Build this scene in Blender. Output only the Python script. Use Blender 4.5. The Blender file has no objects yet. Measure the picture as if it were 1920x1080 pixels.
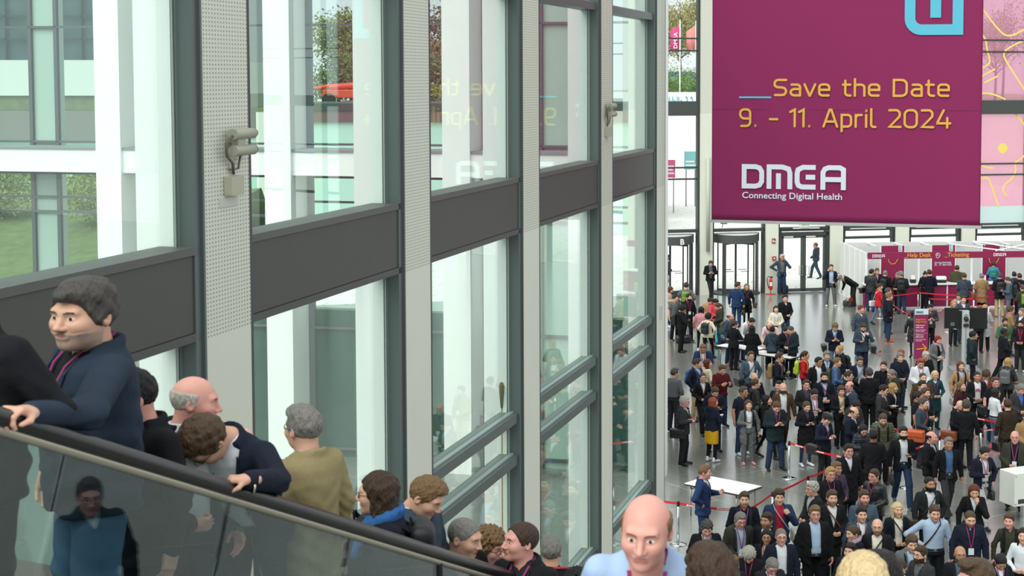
import bpy, math, random
import numpy as np
from mathutils import Vector, Matrix
D = bpy.data
SC = bpy.context.scene
COL = SC.collection
PI = math.pi

# ------------------------------------------------------------------ camera
FPX, CX, CY, CAMZ = 3000.0, 1150.0, 346.0, 10.0
PITCH = math.atan(200.0 / FPX)
cam = D.cameras.new('camera')
cam.sensor_width = 36.0
cam.lens = FPX / 1920.0 * 36.0
cam.shift_x = (960.0 - CX) / 1920.0
cam.shift_y = (CY - 540.0) / 1920.0
cam.clip_start = 0.5
cam.clip_end = 900
cam.dof.use_dof = True
cam.dof.focus_distance = 50.0
cam.dof.aperture_fstop = 6.5
camo = D.objects.new('camera', cam)
camo.location = (0, 0, CAMZ)
camo.rotation_euler = (PI / 2 - PITCH, 0, 0)
COL.objects.link(camo)
SC.camera = camo

# ------------------------------------------------------------------ light: overcast sky plus a very soft sun
w = D.worlds.new('sky'); SC.world = w
w.use_nodes = True
nt = w.node_tree; nt.nodes.clear()
wo = nt.nodes.new('ShaderNodeOutputWorld'); bg = nt.nodes.new('ShaderNodeBackground')
tc = nt.nodes.new('ShaderNodeTexCoord'); ns = nt.nodes.new('ShaderNodeTexNoise'); cr = nt.nodes.new('ShaderNodeValToRGB')
ns.inputs['Scale'].default_value = 2.2; ns.inputs['Detail'].default_value = 5
cr.color_ramp.elements[0].position = .35; cr.color_ramp.elements[0].color = (.80, .88, .96, 1)
cr.color_ramp.elements[1].position = .62; cr.color_ramp.elements[1].color = (.98, 1, .965, 1)
nt.links.new(tc.outputs['Generated'], ns.inputs['Vector']); nt.links.new(ns.outputs['Fac'], cr.inputs['Fac'])
nt.links.new(cr.outputs['Color'], bg.inputs['Color']); bg.inputs['Strength'].default_value = 1.1
nt.links.new(bg.outputs['Background'], wo.inputs['Surface'])
sl = D.lights.new('sun', 'SUN'); sl.energy = 3.0; sl.angle = math.radians(55); sl.color = (1, .995, .94)
so = D.objects.new('sun', sl); COL.objects.link(so)
so.rotation_euler = (math.radians(42), 0, math.radians(-38))

SC.view_settings.view_transform = 'Standard'
SC.view_settings.look = 'None'
SC.view_settings.exposure = 0.0
SC.view_settings.gamma = 1.0
SC.view_settings.use_curve_mapping = False
SC.cycles.use_denoising = True
SC.cycles.max_bounces = 8
SC.cycles.diffuse_bounces = 3
SC.cycles.glossy_bounces = 4
SC.cycles.transmission_bounces = 6
SC.cycles.transparent_max_bounces = 24
SC.cycles.sample_clamp_indirect = 4.0
SC.cycles.caustics_reflective = False
SC.cycles.caustics_refractive = False

# ------------------------------------------------------------------ pixel helpers (used to find where things stand)
FW = np.array([0, math.cos(PITCH), -math.sin(PITCH)]); UPV = np.array([0, math.sin(PITCH), math.cos(PITCH)])
CAMP = np.array([0, 0, CAMZ])
def ray(x, y):
    return FW + np.array([1., 0, 0]) * (x - CX) / FPX - UPV * (y - CY) / FPX
def gp(x, y, z=0.0):
    r = ray(x, y); return CAMP + r * ((z - CAMZ) / r[2])
def pt(x, y, Y):
    r = ray(x, y); return CAMP + r * (Y / r[1])

# ------------------------------------------------------------------ materials
def lin(c):
    return c / 12.92 if c <= .04045 else ((c + .055) / 1.055) ** 2.4
def rgb(h):
    h = h.lstrip('#'); return tuple(lin(int(h[i:i + 2], 16) / 255.) for i in (0, 2, 4)) + (1,)
_M = {}
def mat(col, rough=.6, metal=0., bump=0., bscale=20., var=0., vscale=6., spec=.4, sheen=0., stretch=None, coat=0.):
    key = (col, rough, metal, bump, bscale, var, vscale, spec, sheen, stretch, coat)
    if key in _M: return _M[key]
    m = D.materials.new('surface_' + col.strip('#')); m.use_nodes = True
    nt = m.node_tree; b = nt.nodes['Principled BSDF']
    b.inputs['Base Color'].default_value = rgb(col)
    b.inputs['Roughness'].default_value = rough; b.inputs['Metallic'].default_value = metal
    b.inputs['Specular IOR Level'].default_value = spec
    if sheen: b.inputs['Sheen Weight'].default_value = sheen
    if coat: b.inputs['Coat Weight'].default_value = coat
    tc = nt.nodes.new('ShaderNodeTexCoord'); src = tc.outputs['Object']
    if stretch:
        mp = nt.nodes.new('ShaderNodeMapping'); mp.inputs['Scale'].default_value = stretch
        nt.links.new(src, mp.inputs['Vector']); src = mp.outputs['Vector']
    if bump:
        n = nt.nodes.new('ShaderNodeTexNoise'); n.inputs['Scale'].default_value = bscale; n.inputs['Detail'].default_value = 3
        bp = nt.nodes.new('ShaderNodeBump'); bp.inputs['Strength'].default_value = bump; bp.inputs['Distance'].default_value = .02
        nt.links.new(src, n.inputs['Vector']); nt.links.new(n.outputs['Fac'], bp.inputs['Height'])
        nt.links.new(bp.outputs['Normal'], b.inputs['Normal'])
    if var:
        n = nt.nodes.new('ShaderNodeTexNoise'); n.inputs['Scale'].default_value = vscale; n.inputs['Detail'].default_value = 4
        mx = nt.nodes.new('ShaderNodeMix'); mx.data_type = 'RGBA'; c = rgb(col)
        mx.inputs[6].default_value = tuple(v * (1 - var) for v in c[:3]) + (1,)
        mx.inputs[7].default_value = tuple(min(1, v * (1 + var)) for v in c[:3]) + (1,)
        nt.links.new(src, n.inputs['Vector']); nt.links.new(n.outputs['Fac'], mx.inputs[0])
        nt.links.new(mx.outputs[2], b.inputs['Base Color'])
    _M[key] = m; return m
def glass(name, tint, rmin=.05, ior=1.5, rough=0.):
    if name in D.materials: return D.materials[name]
    m = D.materials.new(name); m.use_nodes = True; nt = m.node_tree; nt.nodes.clear()
    o = nt.nodes.new('ShaderNodeOutputMaterial'); t = nt.nodes.new('ShaderNodeBsdfTransparent'); g = nt.nodes.new('ShaderNodeBsdfGlossy')
    mx = nt.nodes.new('ShaderNodeMixShader')
    t.inputs['Color'].default_value = tint; g.inputs['Roughness'].default_value = rough; g.inputs['Color'].default_value = (.93, .97, .95, 1)
    ge = nt.nodes.new('ShaderNodeNewGeometry'); dt = nt.nodes.new('ShaderNodeVectorMath'); dt.operation = 'DOT_PRODUCT'
    nt.links.new(ge.outputs['Normal'], dt.inputs[0]); nt.links.new(ge.outputs['Incoming'], dt.inputs[1])
    def mth(op, x, y=None, cl=False):
        n = nt.nodes.new('ShaderNodeMath'); n.operation = op; n.use_clamp = cl
        for i, v in enumerate((x, y)):
            if v is None: continue
            if isinstance(v, float): n.inputs[i].default_value = v
            else: nt.links.new(v, n.inputs[i])
        return n.outputs[0]
    c = mth('ABSOLUTE', dt.outputs['Value']); q = mth('SUBTRACT', 1.0, c, True); q = mth('POWER', q, 5.0); q = mth('MULTIPLY', q, 1.0 - rmin); q = mth('ADD', q, rmin, True)
    nt.links.new(q, mx.inputs[0])
    nt.links.new(t.outputs[0], mx.inputs[1]); nt.links.new(g.outputs[0], mx.inputs[2]); nt.links.new(mx.outputs[0], o.inputs['Surface'])
    return m

# ------------------------------------------------------------------ object helpers
def mesh_np(name, V, Q, smooth=True, T=None, fm=None):
    me = D.meshes.new(name)
    V = np.asarray(V, np.float32); Q = np.asarray(Q, np.int32)
    k = Q.shape[1]
    me.vertices.add(len(V)); me.vertices.foreach_set('co', V.ravel())
    me.loops.add(Q.size); me.loops.foreach_set('vertex_index', Q.ravel())
    me.polygons.add(len(Q)); me.polygons.foreach_set('loop_start', np.arange(0, Q.size, k, dtype=np.int32))
    me.polygons.foreach_set('loop_total', np.full(len(Q), k, np.int32))
    if smooth: me.polygons.foreach_set('use_smooth', np.ones(len(Q), bool))
    if fm is not None: me.polygons.foreach_set('material_index', fm.astype(np.int32))
    me.update(calc_edges=True); me.validate()
    return me
def link(name, me, parent=None, mats=(), loc=None, rot=None):
    o = D.objects.new(name, me); COL.objects.link(o)
    if parent: o.parent = parent
    if loc is not None: o.location = loc
    if rot is not None: o.rotation_euler = rot
    if me is not None and mats:
        while len(me.materials) < len(mats): me.materials.append(None)
        for i, m in enumerate(mats):
            o.material_slots[i].link = 'OBJECT'; o.material_slots[i].material = m
    return o
def tag(o, label=None, cat=None, group=None, kind=None):
    if label: o['label'] = label
    if cat: o['category'] = cat
    if group: o['group'] = group
    if kind: o['kind'] = kind
    return o
def empty(name, loc=(0, 0, 0), rz=0.):
    o = D.objects.new(name, None); COL.objects.link(o); o.location = loc; o.rotation_euler = (0, 0, rz); o.empty_display_size = .1
    return o
class MB:
    """collects boxes, prisms, tubes, polygons into one mesh"""
    def __init__(s): s.v = []; s.f = []
    def add(s, v, f):
        n = len(s.v); s.v += [tuple(float(c) for c in p) for p in v]; s.f += [tuple(i + n for i in q) for q in f]; return s
    def box(s, a, b, M=None):
        (x0, y0, z0), (x1, y1, z1) = a, b
        v = [(x, y, z) for z in (z0, z1) for y in (y0, y1) for x in (x0, x1)]
        if M is not None: v = [tuple(M @ Vector(p)) for p in v]
        return s.add(v, [(0, 2, 3, 1), (4, 5, 7, 6), (0, 1, 5, 4), (2, 6, 7, 3), (0, 4, 6, 2), (1, 3, 7, 5)])
    def prism(s, poly, z0, z1):
        n = len(poly)
        return s.add([(x, y, z0) for x, y in poly] + [(x, y, z1) for x, y in poly],
                     [tuple(range(n))[::-1], tuple(range(n, 2 * n))] + [(i, (i + 1) % n, n + (i + 1) % n, n + i) for i in range(n)])
    def tube(s, pts, r, n=10, caps=True):
        pts = [Vector(p) for p in pts]; rs = r if hasattr(r, '__len__') else [r] * len(pts)
        up = Vector((0, 0, 1)); rings = []; base = len(s.v); x = None
        for i, p in enumerate(pts):
            d = (pts[min(i + 1, len(pts) - 1)] - pts[max(i - 1, 0)]).normalized()
            if x is None:
                x = d.cross(up if abs(d.z) < .9 else Vector((1, 0, 0))).normalized()
            x = (x - d * x.dot(d)).normalized(); y = d.cross(x)
            for k in range(n):
                a = 2 * PI * k / n; s.v.append(tuple(p + (x * math.cos(a) + y * math.sin(a)) * rs[i]))
        for i in range(len(pts) - 1):
            for k in range(n):
                a = base + i * n + k; b = base + i * n + (k + 1) % n
                s.f.append((a, b, b + n, a + n))
        if caps:
            s.f.append(tuple(base + k for k in range(n))[::-1]); s.f.append(tuple(base + (len(pts) - 1) * n + k for k in range(n)))
        return s
    def lathe(s, prof, c=(0, 0, 0), n=32):
        base = len(s.v)
        for r, z in prof:
            for k in range(n):
                a = 2 * PI * k / n; s.v.append((c[0] + r * math.cos(a), c[1] + r * math.sin(a), c[2] + z))
        for i in range(len(prof) - 1):
            for k in range(n):
                a = base + i * n + k; b = base + i * n + (k + 1) % n; s.f.append((a, b, b + n, a + n))
        s.f.append(tuple(base + k for k in range(n))[::-1]); s.f.append(tuple(base + (len(prof) - 1) * n + k for k in range(n)))
        return s
    def ribbon(s, pts, wd, M, t=.006, z=0., cap='round'):
        """flat stroke of width wd along 2D points in plane M (x, z of M), thickness t"""
        s.k = getattr(s, 'k', 0) + 1; z = z - .0009 * (s.k % 9)
        P = [np.array(p, float) for p in pts]; P = [p for i, p in enumerate(P) if i == 0 or np.linalg.norm(p - P[i - 1]) > 1e-3]; closed = len(P) > 2 and np.allclose(P[0], P[-1]); h = wd / 2
        if closed: P = P[:-1]
        n = len(P); L = []; R = []
        for i in range(n):
            if closed: a, b = P[i - 1], P[(i + 1) % n]
            else: a, b = P[max(i - 1, 0)], P[min(i + 1, n - 1)]
            d1 = P[i] - a if (closed or i > 0) else b - P[i]; d2 = b - P[i] if (closed or i < n - 1) else P[i] - a
            d1 = d1 / (np.linalg.norm(d1) + 1e-9); d2 = d2 / (np.linalg.norm(d2) + 1e-9)
            d = d1 + d2; d /= (np.linalg.norm(d) + 1e-9); m = np.array([-d[1], d[0]])
            k = h / max(.5, float(m @ np.array([-d1[1], d1[0]])))
            L.append(P[i] + m * k); R.append(P[i] - m * k)
        segs = [(i, (i + 1) % n) for i in range(n if closed else n - 1)]
        base = len(s.v)
        for y in (z, z - t):
            for q in L + R: s.v.append(tuple(M @ Vector((q[0], y, q[1]))))
        N = 2 * n
        for i, j in segs:
            s.f.append((base + i, base + n + i, base + n + j, base + j))
            s.f.append((base + N + j, base + N + n + j, base + N + n + i, base + N + i))
            s.f.append((base + i, base + j, base + N + j, base + N + i)); s.f.append((base + n + j, base + n + i, base + N + n + i, base + N + n + j))
        if not closed and cap == 'round':
            for e in (0, n - 1):
                s.disc(P[e], h, M, t, z)
        return s
    def disc(s, c, r, M, t=.006, z=0., n=14):
        base = len(s.v)
        for y in (z, z - t * 1.02):
            for k in range(n):
                a = 2 * PI * k / n; s.v.append(tuple(M @ Vector((c[0] + r * math.cos(a), y, c[1] + r * math.sin(a)))))
        s.f.append(tuple(base + k for k in range(n))); s.f.append(tuple(base + n + k for k in range(n))[::-1])
        for k in range(n): s.f.append((base + k, base + (k + 1) % n, base + n + (k + 1) % n, base + n + k))
        return s
    def build(s, name, m, parent=None, smooth=False, loc=None, rot=None, bevel=0.):
        me = D.meshes.new(name); me.from_pydata(s.v, [], s.f)
        if smooth:
            me.polygons.foreach_set('use_smooth', [len(p.vertices) == 4 for p in me.polygons])
        me.materials.append(m); me.update()
        o = link(name, me, parent, (), loc, rot)
        if bevel:
            b = o.modifiers.new('bevel', 'BEVEL'); b.width = bevel; b.segments = 2; b.limit_method = 'ANGLE'
        return o
# ------------------------------------------------------------------ people: signed-distance modelling turned into meshes
def nets(fn, lo, hi, h):
    lo = np.array(lo, float) - h * 2; hi = np.array(hi, float) + h * 2
    n = np.ceil((hi - lo) / h).astype(int) + 1
    ax = [lo[i] + h * np.arange(n[i]) for i in range(3)]
    G = np.meshgrid(*ax, indexing='ij')
    v = fn(*[g.astype(np.float32) for g in G])
    s = v < 0
    c = n - 1
    acc = np.zeros((c[0], c[1], c[2], 3), np.float32); cnt = np.zeros(tuple(c), np.int32)
    cross = []
    for a in range(3):
        sl0 = [slice(None)] * 3; sl1 = [slice(None)] * 3; sl0[a] = slice(0, -1); sl1[a] = slice(1, None)
        v0, v1 = v[tuple(sl0)], v[tuple(sl1)]; x = s[tuple(sl0)] != s[tuple(sl1)]
        cross.append((x, s[tuple(sl0)]))
        idx = np.argwhere(x)
        t = v0[x] / (v0[x] - v1[x]); p = idx.astype(np.float32); p[:, a] += t
        o = [i for i in range(3) if i != a]
        for d1 in (0, 1):
            for d2 in (0, 1):
                q = idx.copy(); q[:, o[0]] -= d1; q[:, o[1]] -= d2
                ok = (q >= 0).all(1) & (q < c).all(1); q = q[ok]
                np.add.at(acc, (q[:, 0], q[:, 1], q[:, 2]), p[ok]); np.add.at(cnt, (q[:, 0], q[:, 1], q[:, 2]), 1)
    act = cnt > 0; I = np.full(tuple(c), -1, np.int64); I[act] = np.arange(act.sum())
    V = acc[act] / cnt[act][:, None] * h + lo
    F = []
    for a in range(3):
        x, sg = cross[a]; idx = np.argwhere(x); o = [i for i in range(3) if i != a]
        ok = (idx[:, o[0]] > 0) & (idx[:, o[1]] > 0) & (idx[:, o[0]] < c[o[0]]) & (idx[:, o[1]] < c[o[1]]); idx = idx[ok]
        def cell(d1, d2):
            q = idx.copy(); q[:, o[0]] -= d1; q[:, o[1]] -= d2; return I[q[:, 0], q[:, 1], q[:, 2]]
        q = np.stack([cell(1, 1), cell(0, 1), cell(0, 0), cell(1, 0)], 1)
        fl = sg[idx[:, 0], idx[:, 1], idx[:, 2]]
        if a == 1: fl = ~fl
        q[~fl] = q[~fl][:, ::-1]; F.append(q)
    return V, np.concatenate(F)
def length(*a): return np.sqrt(sum(x * x for x in a))
def ell(X, Y, Z, c, r):
    a, b, d = (X - c[0]) / r[0], (Y - c[1]) / r[1], (Z - c[2]) / r[2]
    k = length(a, b, d); k2 = length(a / r[0], b / r[1], d / r[2]) + 1e-6
    return k * (k - 1) / k2
def cap(X, Y, Z, a, b, r1, r2=None):
    r2 = r1 if r2 is None else r2
    a = np.array(a, float); b = np.array(b, float); d = b - a; L = float(d @ d) + 1e-9
    t = np.clip(((X - a[0]) * d[0] + (Y - a[1]) * d[1] + (Z - a[2]) * d[2]) / L, 0, 1)
    return length(X - a[0] - t * d[0], Y - a[1] - t * d[1], Z - a[2] - t * d[2]) - (r1 + (r2 - r1) * t)
def smin(a, b, k):
    h = np.maximum(k - np.abs(a - b), 0) / k; return np.minimum(a, b) - h * h * k * .25
def smax(a, b, k): return -smin(-a, -b, k)
def box3(X, Y, Z, c, r, rr=.01):
    qx, qy, qz = np.abs(X - c[0]) - r[0] + rr, np.abs(Y - c[1]) - r[1] + rr, np.abs(Z - c[2]) - r[2] + rr
    return length(np.maximum(qx, 0), np.maximum(qy, 0), np.maximum(qz, 0)) + np.minimum(np.maximum(qx, np.maximum(qy, qz)), 0) - rr

# --- heads: centre between the ears, face towards -Y, crown +.125, chin -.115
def f_cranium(X, Y, Z):
    return ell(X, Y, Z, (0, .012, .032), (.078, .098, .092))
def f_head(X, Y, Z, fem=False):
    d = f_cranium(X, Y, Z)
    d = smin(d, ell(X, Y, Z, (0, -.022, -.028), (.064, .072, .085)), .04)
    jw = .044 if fem else .052
    d = smin(d, ell(X, Y, Z, (0, -.030, -.072), (jw, .052, .040)), .035)
    d = smin(d, ell(X, Y, Z, (0, -.076, -.098), (.022, .018, .017)), .03)
    aX = np.abs(X)
    d = smin(d, ell(aX, Y, Z, (.040, -.064, -.022), (.026, .026, .026)), .03)
    d = smin(d, cap(aX, Y, Z, (0, -.086, .030), (.038, -.078, .032), .011 if fem else .014), .018)
    d = smax(d, -ell(aX, Y, Z, (.032, -.106, .008), (.021, .022, .014)), .014)
    d = smin(d, ell(aX, Y, Z, (.031, -.078, .008), (.0165, .0135, .0125)), .006)
    d = smin(d, cap(X, Y, Z, (0, -.092, .014), (0, -.116, -.026), .0085, .0125), .012)
    d = smin(d, ell(aX, Y, Z, (.012, -.104, -.030), (.009, .011, .008)), .008)
    d = smin(d, cap(X, Y, Z, (-.017, -.093, -.052), (.017, -.093, -.052), .0065), .010)
    d = smin(d, cap(X, Y, Z, (-.014, -.092, -.063), (.014, -.092, -.063), .0075), .008)
    d = smax(d, -cap(X, Y, Z, (-.024, -.104, -.0575), (.024, -.104, -.0575), .004), .005)
    e = ell(aX, Y, Z, (.079, .012, -.004), (.010, .019, .031)); e = smax(e, -ell(aX, Y, Z, (.088, .006, 0), (.008, .010, .018)), .006)
    d = smin(d, e, .008)
    nk = .046 if fem else .056
    d = smin(d, cap(X, Y, Z, (0, .028, -.06), (0, .040, -.20), nk, nk + .012), .03)
    return d
def hairline(X, Y, Z, up=.080, back=-.085, side=-.01):
    """<0 where hair grows: above a line that runs from forehead over the ears to the nape"""
    t = np.clip((Y + .09) / .19, 0, 1)
    zl = np.where(Y < -.03, side + (up - side) * np.clip((-Y - .03) / .05, 0, 1), side + (back - side) * np.clip((Y + .03) / .09, 0, 1))
    return zl - Z + .004 * np.sin(X * 170 + 1) * np.sin(Y * 150) + .003 * np.sin(X * 330 + Z * 90)
def nz(X, Y, Z, s, a):
    return a * (np.sin(X * s + 1.3) * np.sin(Y * s * 1.1 + .4) * np.sin(Z * s * .9 + 2.1))
def f_hair(style):
    def base(X, Y, Z, off, up=.080, back=-.085, side=-.01, k=.01):
        return smax(f_cranium(X, Y, Z) - off, hairline(X, Y, Z, up, back, side), k)
    def g(X, Y, Z):
        aX = np.abs(X)
        if style == 'buzz': return base(X, Y, Z, .0045, .084, side=-.015)
        if style == 'short':
            d = base(X, Y, Z, .0075, .080, side=-.02); d = smin(d, smax(ell(X, Y, Z, (.012, -.008, .086), (.066, .094, .056)), -(Z - .066 - .22 * np.clip(-Y - .02, 0, .1)), .012), .018)
            return d + nz(X, Y, Z, 95, .005) + nz(X, Y, Z, 230, .0022)
        if style == 'side':
            d = base(X, Y, Z, .008, .02, -.085, -.02); d = smax(d, Z - .055, .01); d = smax(d, -(Y + .025), .02); return d + nz(X, Y, Z, 160, .002)
        if style == 'receding':
            d = base(X, Y, Z, .008, .105, -.085, -.01); return d + nz(X, Y, Z, 140, .002)
        if style in ('full', 'wavy'):
            d = base(X, Y, Z, .013, .078, -.10, -.03); d = smin(d, smax(ell(X, Y, Z, (.01, -.002, .090), (.076, .104, .064)), -(Z - .055 - .28 * np.clip(-Y - .02, 0, .1)), .012), .02)
            return d + nz(X, Y, Z, 75, .011 if style == 'wavy' else .006) + nz(X, Y, Z, 190, .0015)
        if style == 'quiff':
            d = base(X, Y, Z, .006, .080, side=-.02); d = smin(d, ell(X, Y, Z, (0, -.038, .118), (.052, .058, .030)), .02)
            return d + nz(X, Y, Z, 90, .004)
        if style == 'curly':
            d = base(X, Y, Z, .026, .070, -.10, -.04); d = smin(d, smax(ell(X, Y, Z, (0, .008, .080), (.092, .110, .082)), -(Z - .06), .012), .02)
            return d + nz(X, Y, Z, 120, .014) + nz(X, Y, Z, 210, .005)
        d = base(X, Y, Z, .011, .076, -.09, -.02)
        if style in ('long', 'longw', 'bob'):
            zb = {'long': -.30, 'longw': -.33, 'bob': -.105}[style]
            v = smax(length(X / .098, (Y - .022) / .088) * .09 - .09, np.maximum(Z - .06, zb - Z), .02)
            v = smax(v, -(length(X / .070, (Y + .062) / .105) * .07 - .07), .012)
            v = smax(v, -(Y + .045), .02)
            if style != 'bob':
                v = smax(v, -smax(length(X / .085, (Y - .030) / .050) - 1, Z + .12, .05) * .05, .01)
            d = smin(d, v, .02)
            wv = .005 if style == 'longw' else .0025
            return d + wv * np.sin(Z * 60 + X * 30) * np.sin(X * 130 + Y * 90) + nz(X, Y, Z, 170, .0015)
        if style == 'pony':
            d = smin(d, cap(X, Y, Z, (0, .105, .055), (0, .135, -.03), .022, .030), .015); d = smin(d, cap(X, Y, Z, (0, .135, -.03), (0, .115, -.20), .030, .012), .02)
            return d + nz(X, Y, Z, 140, .002)
        if style == 'bun':
            d = smin(d, ell(X, Y, Z, (0, .085, .105), (.040, .038, .036)), .012); return d + nz(X, Y, Z, 140, .002)
        if style == 'braids':
            return d + .004 * np.sin(X * 260)
        return d
    return g
def f_beard(X, Y, Z, full=True):
    d = f_head(X, Y, Z) - (.008 if full else .0035)
    d = smax(d, Z + (.036 if full else .040), .01); d = smax(d, Y - .012, .01); d = smax(d, -(Z + .125), .01)
    m = ell(X, Y, Z, (0, -.115, -.057), (.022, .022, .008)); d = smax(d, -m, .006)
    c = ell(np.abs(X), Y, Z, (.036, -.085, -.025), (.020, .03, .020)); d = smax(d, -c, .01)
    return d
_H = {}
def head_tpl(kind, h):
    k = (kind, h)
    if k in _H: return _H[k]
    if kind in ('m', 'f'): V, F = nets(lambda X, Y, Z: f_head(X, Y, Z, kind == 'f'), (-.095, -.135, -.24), (.095, .12, .13), h)
    elif kind == 'beard': V, F = nets(f_beard, (-.08, -.14, -.14), (.08, .03, -.01), h)
    elif kind == 'stubble': V, F = nets(lambda X, Y, Z: f_beard(X, Y, Z, False), (-.08, -.14, -.14), (.08, .03, -.01), h)
    else: V, F = nets(f_hair(kind), (-.13, -.14, -.37 if kind in ('long', 'longw') else -.23), (.13, .17, .175), h)
    _H[k] = (V, F); return _H[k]
def face_mats(V, F):
    """skin 0, lips 1, eye white 2, iris 3, brow 4, cheek 5"""
    c = V[F].mean(1); x, y, z = np.abs(c[:, 0]), c[:, 1], c[:, 2]; m = np.zeros(len(F), int)
    m[(y < -.0905) & (x < .021) & (z < -.0505) & (z > -.068)] = 1
    ee = (((x - .031) / .0145) ** 2 + ((z - .008) / .0062) ** 2 < 1) & (y < -.06); m[ee] = 2
    m[(((x - .031) / .0062) ** 2 + ((z - .008) / .0066) ** 2 < 1) & (y < -.06)] = 3
    m[(x > .012) & (x < .047) & (np.abs(z - .0275 - .004 * np.sin((x - .012) * 60)) < .0038) & (y < -.06)] = 4
    return m

# --- hands: wrist at origin, fingers towards -Z, palm faces -Y, thumb towards +X
def f_hand(curl):
    a1, a2 = {'relax': (.35, .45), 'grip': (.85, 1.0), 'flat': (.08, .1), 'fist': (1.25, 1.45)}[curl]
    def g(X, Y, Z):
        d = box3(X, Y, Z, (0, 0, -.050), (.040, .0145, .042), .014); d = smin(d, cap(X, Y, Z, (0, 0, .03), (0, 0, -.02), .026, .024), .03)
        for i, (x, L, r) in enumerate(((.031, .9, .0088), (.0105, 1.0, .0092), (-.0105, .94, .0088), (-.031, .74, .0078))):
            p = np.array([x, 0, -.088 + (.004 if i in (0, 2) else .010 if i == 3 else 0)]); ang = 0
            for seg, da in ((.042, a1), (.028, a2), (.022, a2 * .6)):
                ang += da; q = p + L * seg * np.array([x * .10, -math.sin(ang), -math.cos(ang)])
                d = smin(d, cap(X, Y, Z, p, q, r, r * .92), .005 if seg < .04 else .007); p = q; r *= .92
        k = {'relax': .5, 'grip': 1.0, 'flat': .1, 'fist': 1.2}[curl]
        p0 = np.array([.030, -.004, -.028]); p1 = p0 + np.array([.028 - .010 * k, -.012 - .014 * k, -.028]); p2 = p1 + np.array([.012 - .016 * k, -.008 - .010 * k, -.026])
        d = smin(d, cap(X, Y, Z, p0, p1, .0135, .0105), .012); d = smin(d, cap(X, Y, Z, p1, p2, .0105, .0085), .006)
        return d
    return g
def hand_tpl(curl, h):
    k = ('hand', curl, h)
    if k not in _H: _H[k] = nets(f_hand(curl), (-.055, -.09, -.19), (.085, .03, .06), h)
    return _H[k]
def hand_place(V, F, wrist, d, palm, s):
    """s=+1: left hand of the figure (+X side)"""
    d = np.array(d, float); d /= np.linalg.norm(d); pl = np.array(palm, float); pl -= d * (pl @ d); pl /= (np.linalg.norm(pl) + 1e-9)
    z = -d; y = -pl; x = np.cross(y, z)
    W = V.copy(); Fo = F
    if s < 0: W[:, 0] *= 1
    else: W[:, 0] *= -1; Fo = F[:, ::-1]
    return W @ np.stack([x, y, z]) + np.array(wrist), Fo

ARM = {  # elbow, wrist, palm normal, hand curl, hand direction (or None: along the forearm) for the +X side
 'down': ((.262, .02, 1.145), (.275, -.035, .90), (-1, -.1, 0), 'relax', None),
 'phone': ((.240, .0, 1.13), (.100, -.225, 1.15), (-.15, -.1, 1), 'grip', (-.75, -.6, .12)),
 'low': ((.250, .0, 1.13), (.105, -.205, 1.02), (-.1, .95, .2), 'grip', (-.93, -.25, -.12)),
 'cross': ((.275, -.06, 1.13), (.00, -.215, 1.165), (0, 1, .2), 'relax', (-1, .25, .1)),
 'pocket': ((.325, .05, 1.155), (.225, -.03, .965), (-1, 0, 0), 'relax', (-.35, -.1, -1)),
 'hip': ((.43, .07, 1.19), (.225, -.01, 1.05), (-.6, .2, -.5), 'relax', (-.9, -.3, -.4)),
 'ear': ((.31, -.12, 1.19), (.135, -.075, 1.475), (-1, .1, 0), 'grip', (-.25, .15, 1)),
 'mouth': ((.21, -.17, 1.14), (.045, -.165, 1.40), (0, 1, .2), 'fist', (-.1, .1, 1)),
 'reach': ((.26, -.17, 1.17), (.19, -.41, 1.13), (0, 0, -1), 'relax', (0, -1, -.1)),
 'bag': ((.27, .03, 1.145), (.30, -.01, .90), (-1, 0, 0), 'fist', None),
 'strap': ((.27, -.10, 1.165), (.14, -.185, 1.345), (0, 1, 0), 'fist', (-.5, .1, .8)),
 'gest': ((.25, -.06, 1.14), (.12, -.27, 1.20), (-.9, 0, .4), 'relax', (-.3, -.75, .55)),
 'back': ((.30, .08, 1.16), (.10, .19, 1.02), (0, 1, 0), 'relax', (-1, 0, -.2)),
 'rail': ((.30, -.16, 1.16), (.30, -.42, 1.03), (0, 0, -1), 'grip', (0, -1, -.15)),
}
LEG = {'stand': ((-.115, .01), (.115, -.01)), 'wide': ((-.17, .0), (.17, -.02)), 'walk': ((-.09, -.30), (.09, .26)), 'walk2': ((-.09, .26), (.09, -.30)),
       'shift': ((-.13, .07), (.10, -.08)), 'close': ((-.085, 0), (.085, .01)), 'cross': ((.03, -.14), (.02, .05))}
TOPS = {  # hem z, V bottom z, V half width at neck, open width at hem, loose, sleeve, extra
 'suit': dict(hem=.79, v0=1.10, vw=.085, op=.0, loose=.020), 'open': dict(hem=.78, v0=.70, vw=.085, op=.07, loose=.024),
 'coat': dict(hem=.56, v0=1.18, vw=.075, op=.0, loose=.030), 'opencoat': dict(hem=.55, v0=.5, vw=.08, op=.065, loose=.032),
 'jacket': dict(hem=.84, v0=1.36, vw=.055, op=.0, loose=.030), 'parka': dict(hem=.72, v0=1.34, vw=.05, op=.0, loose=.038, hood=1),
 'puffer': dict(hem=.80, v0=1.36, vw=.05, op=0, loose=.038, puff=1), 'hoodie': dict(hem=.86, v0=1.40, vw=.04, op=0, loose=.028, hood=1),
 'sweater': dict(hem=.88, v0=1.41, vw=.05, op=0, loose=.020), 'shirt': dict(hem=.935, v0=1.40, vw=.04, op=0, loose=.010, only=1),
 'tee': dict(hem=.88, v0=1.42, vw=.05, op=0, loose=.014, short=1), 'dress': dict(hem=.52, v0=1.38, vw=.06, op=0, loose=.012),
 'vest': dict(hem=.86, v0=1.30, vw=.07, op=0, loose=.018, short=2)}
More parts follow.
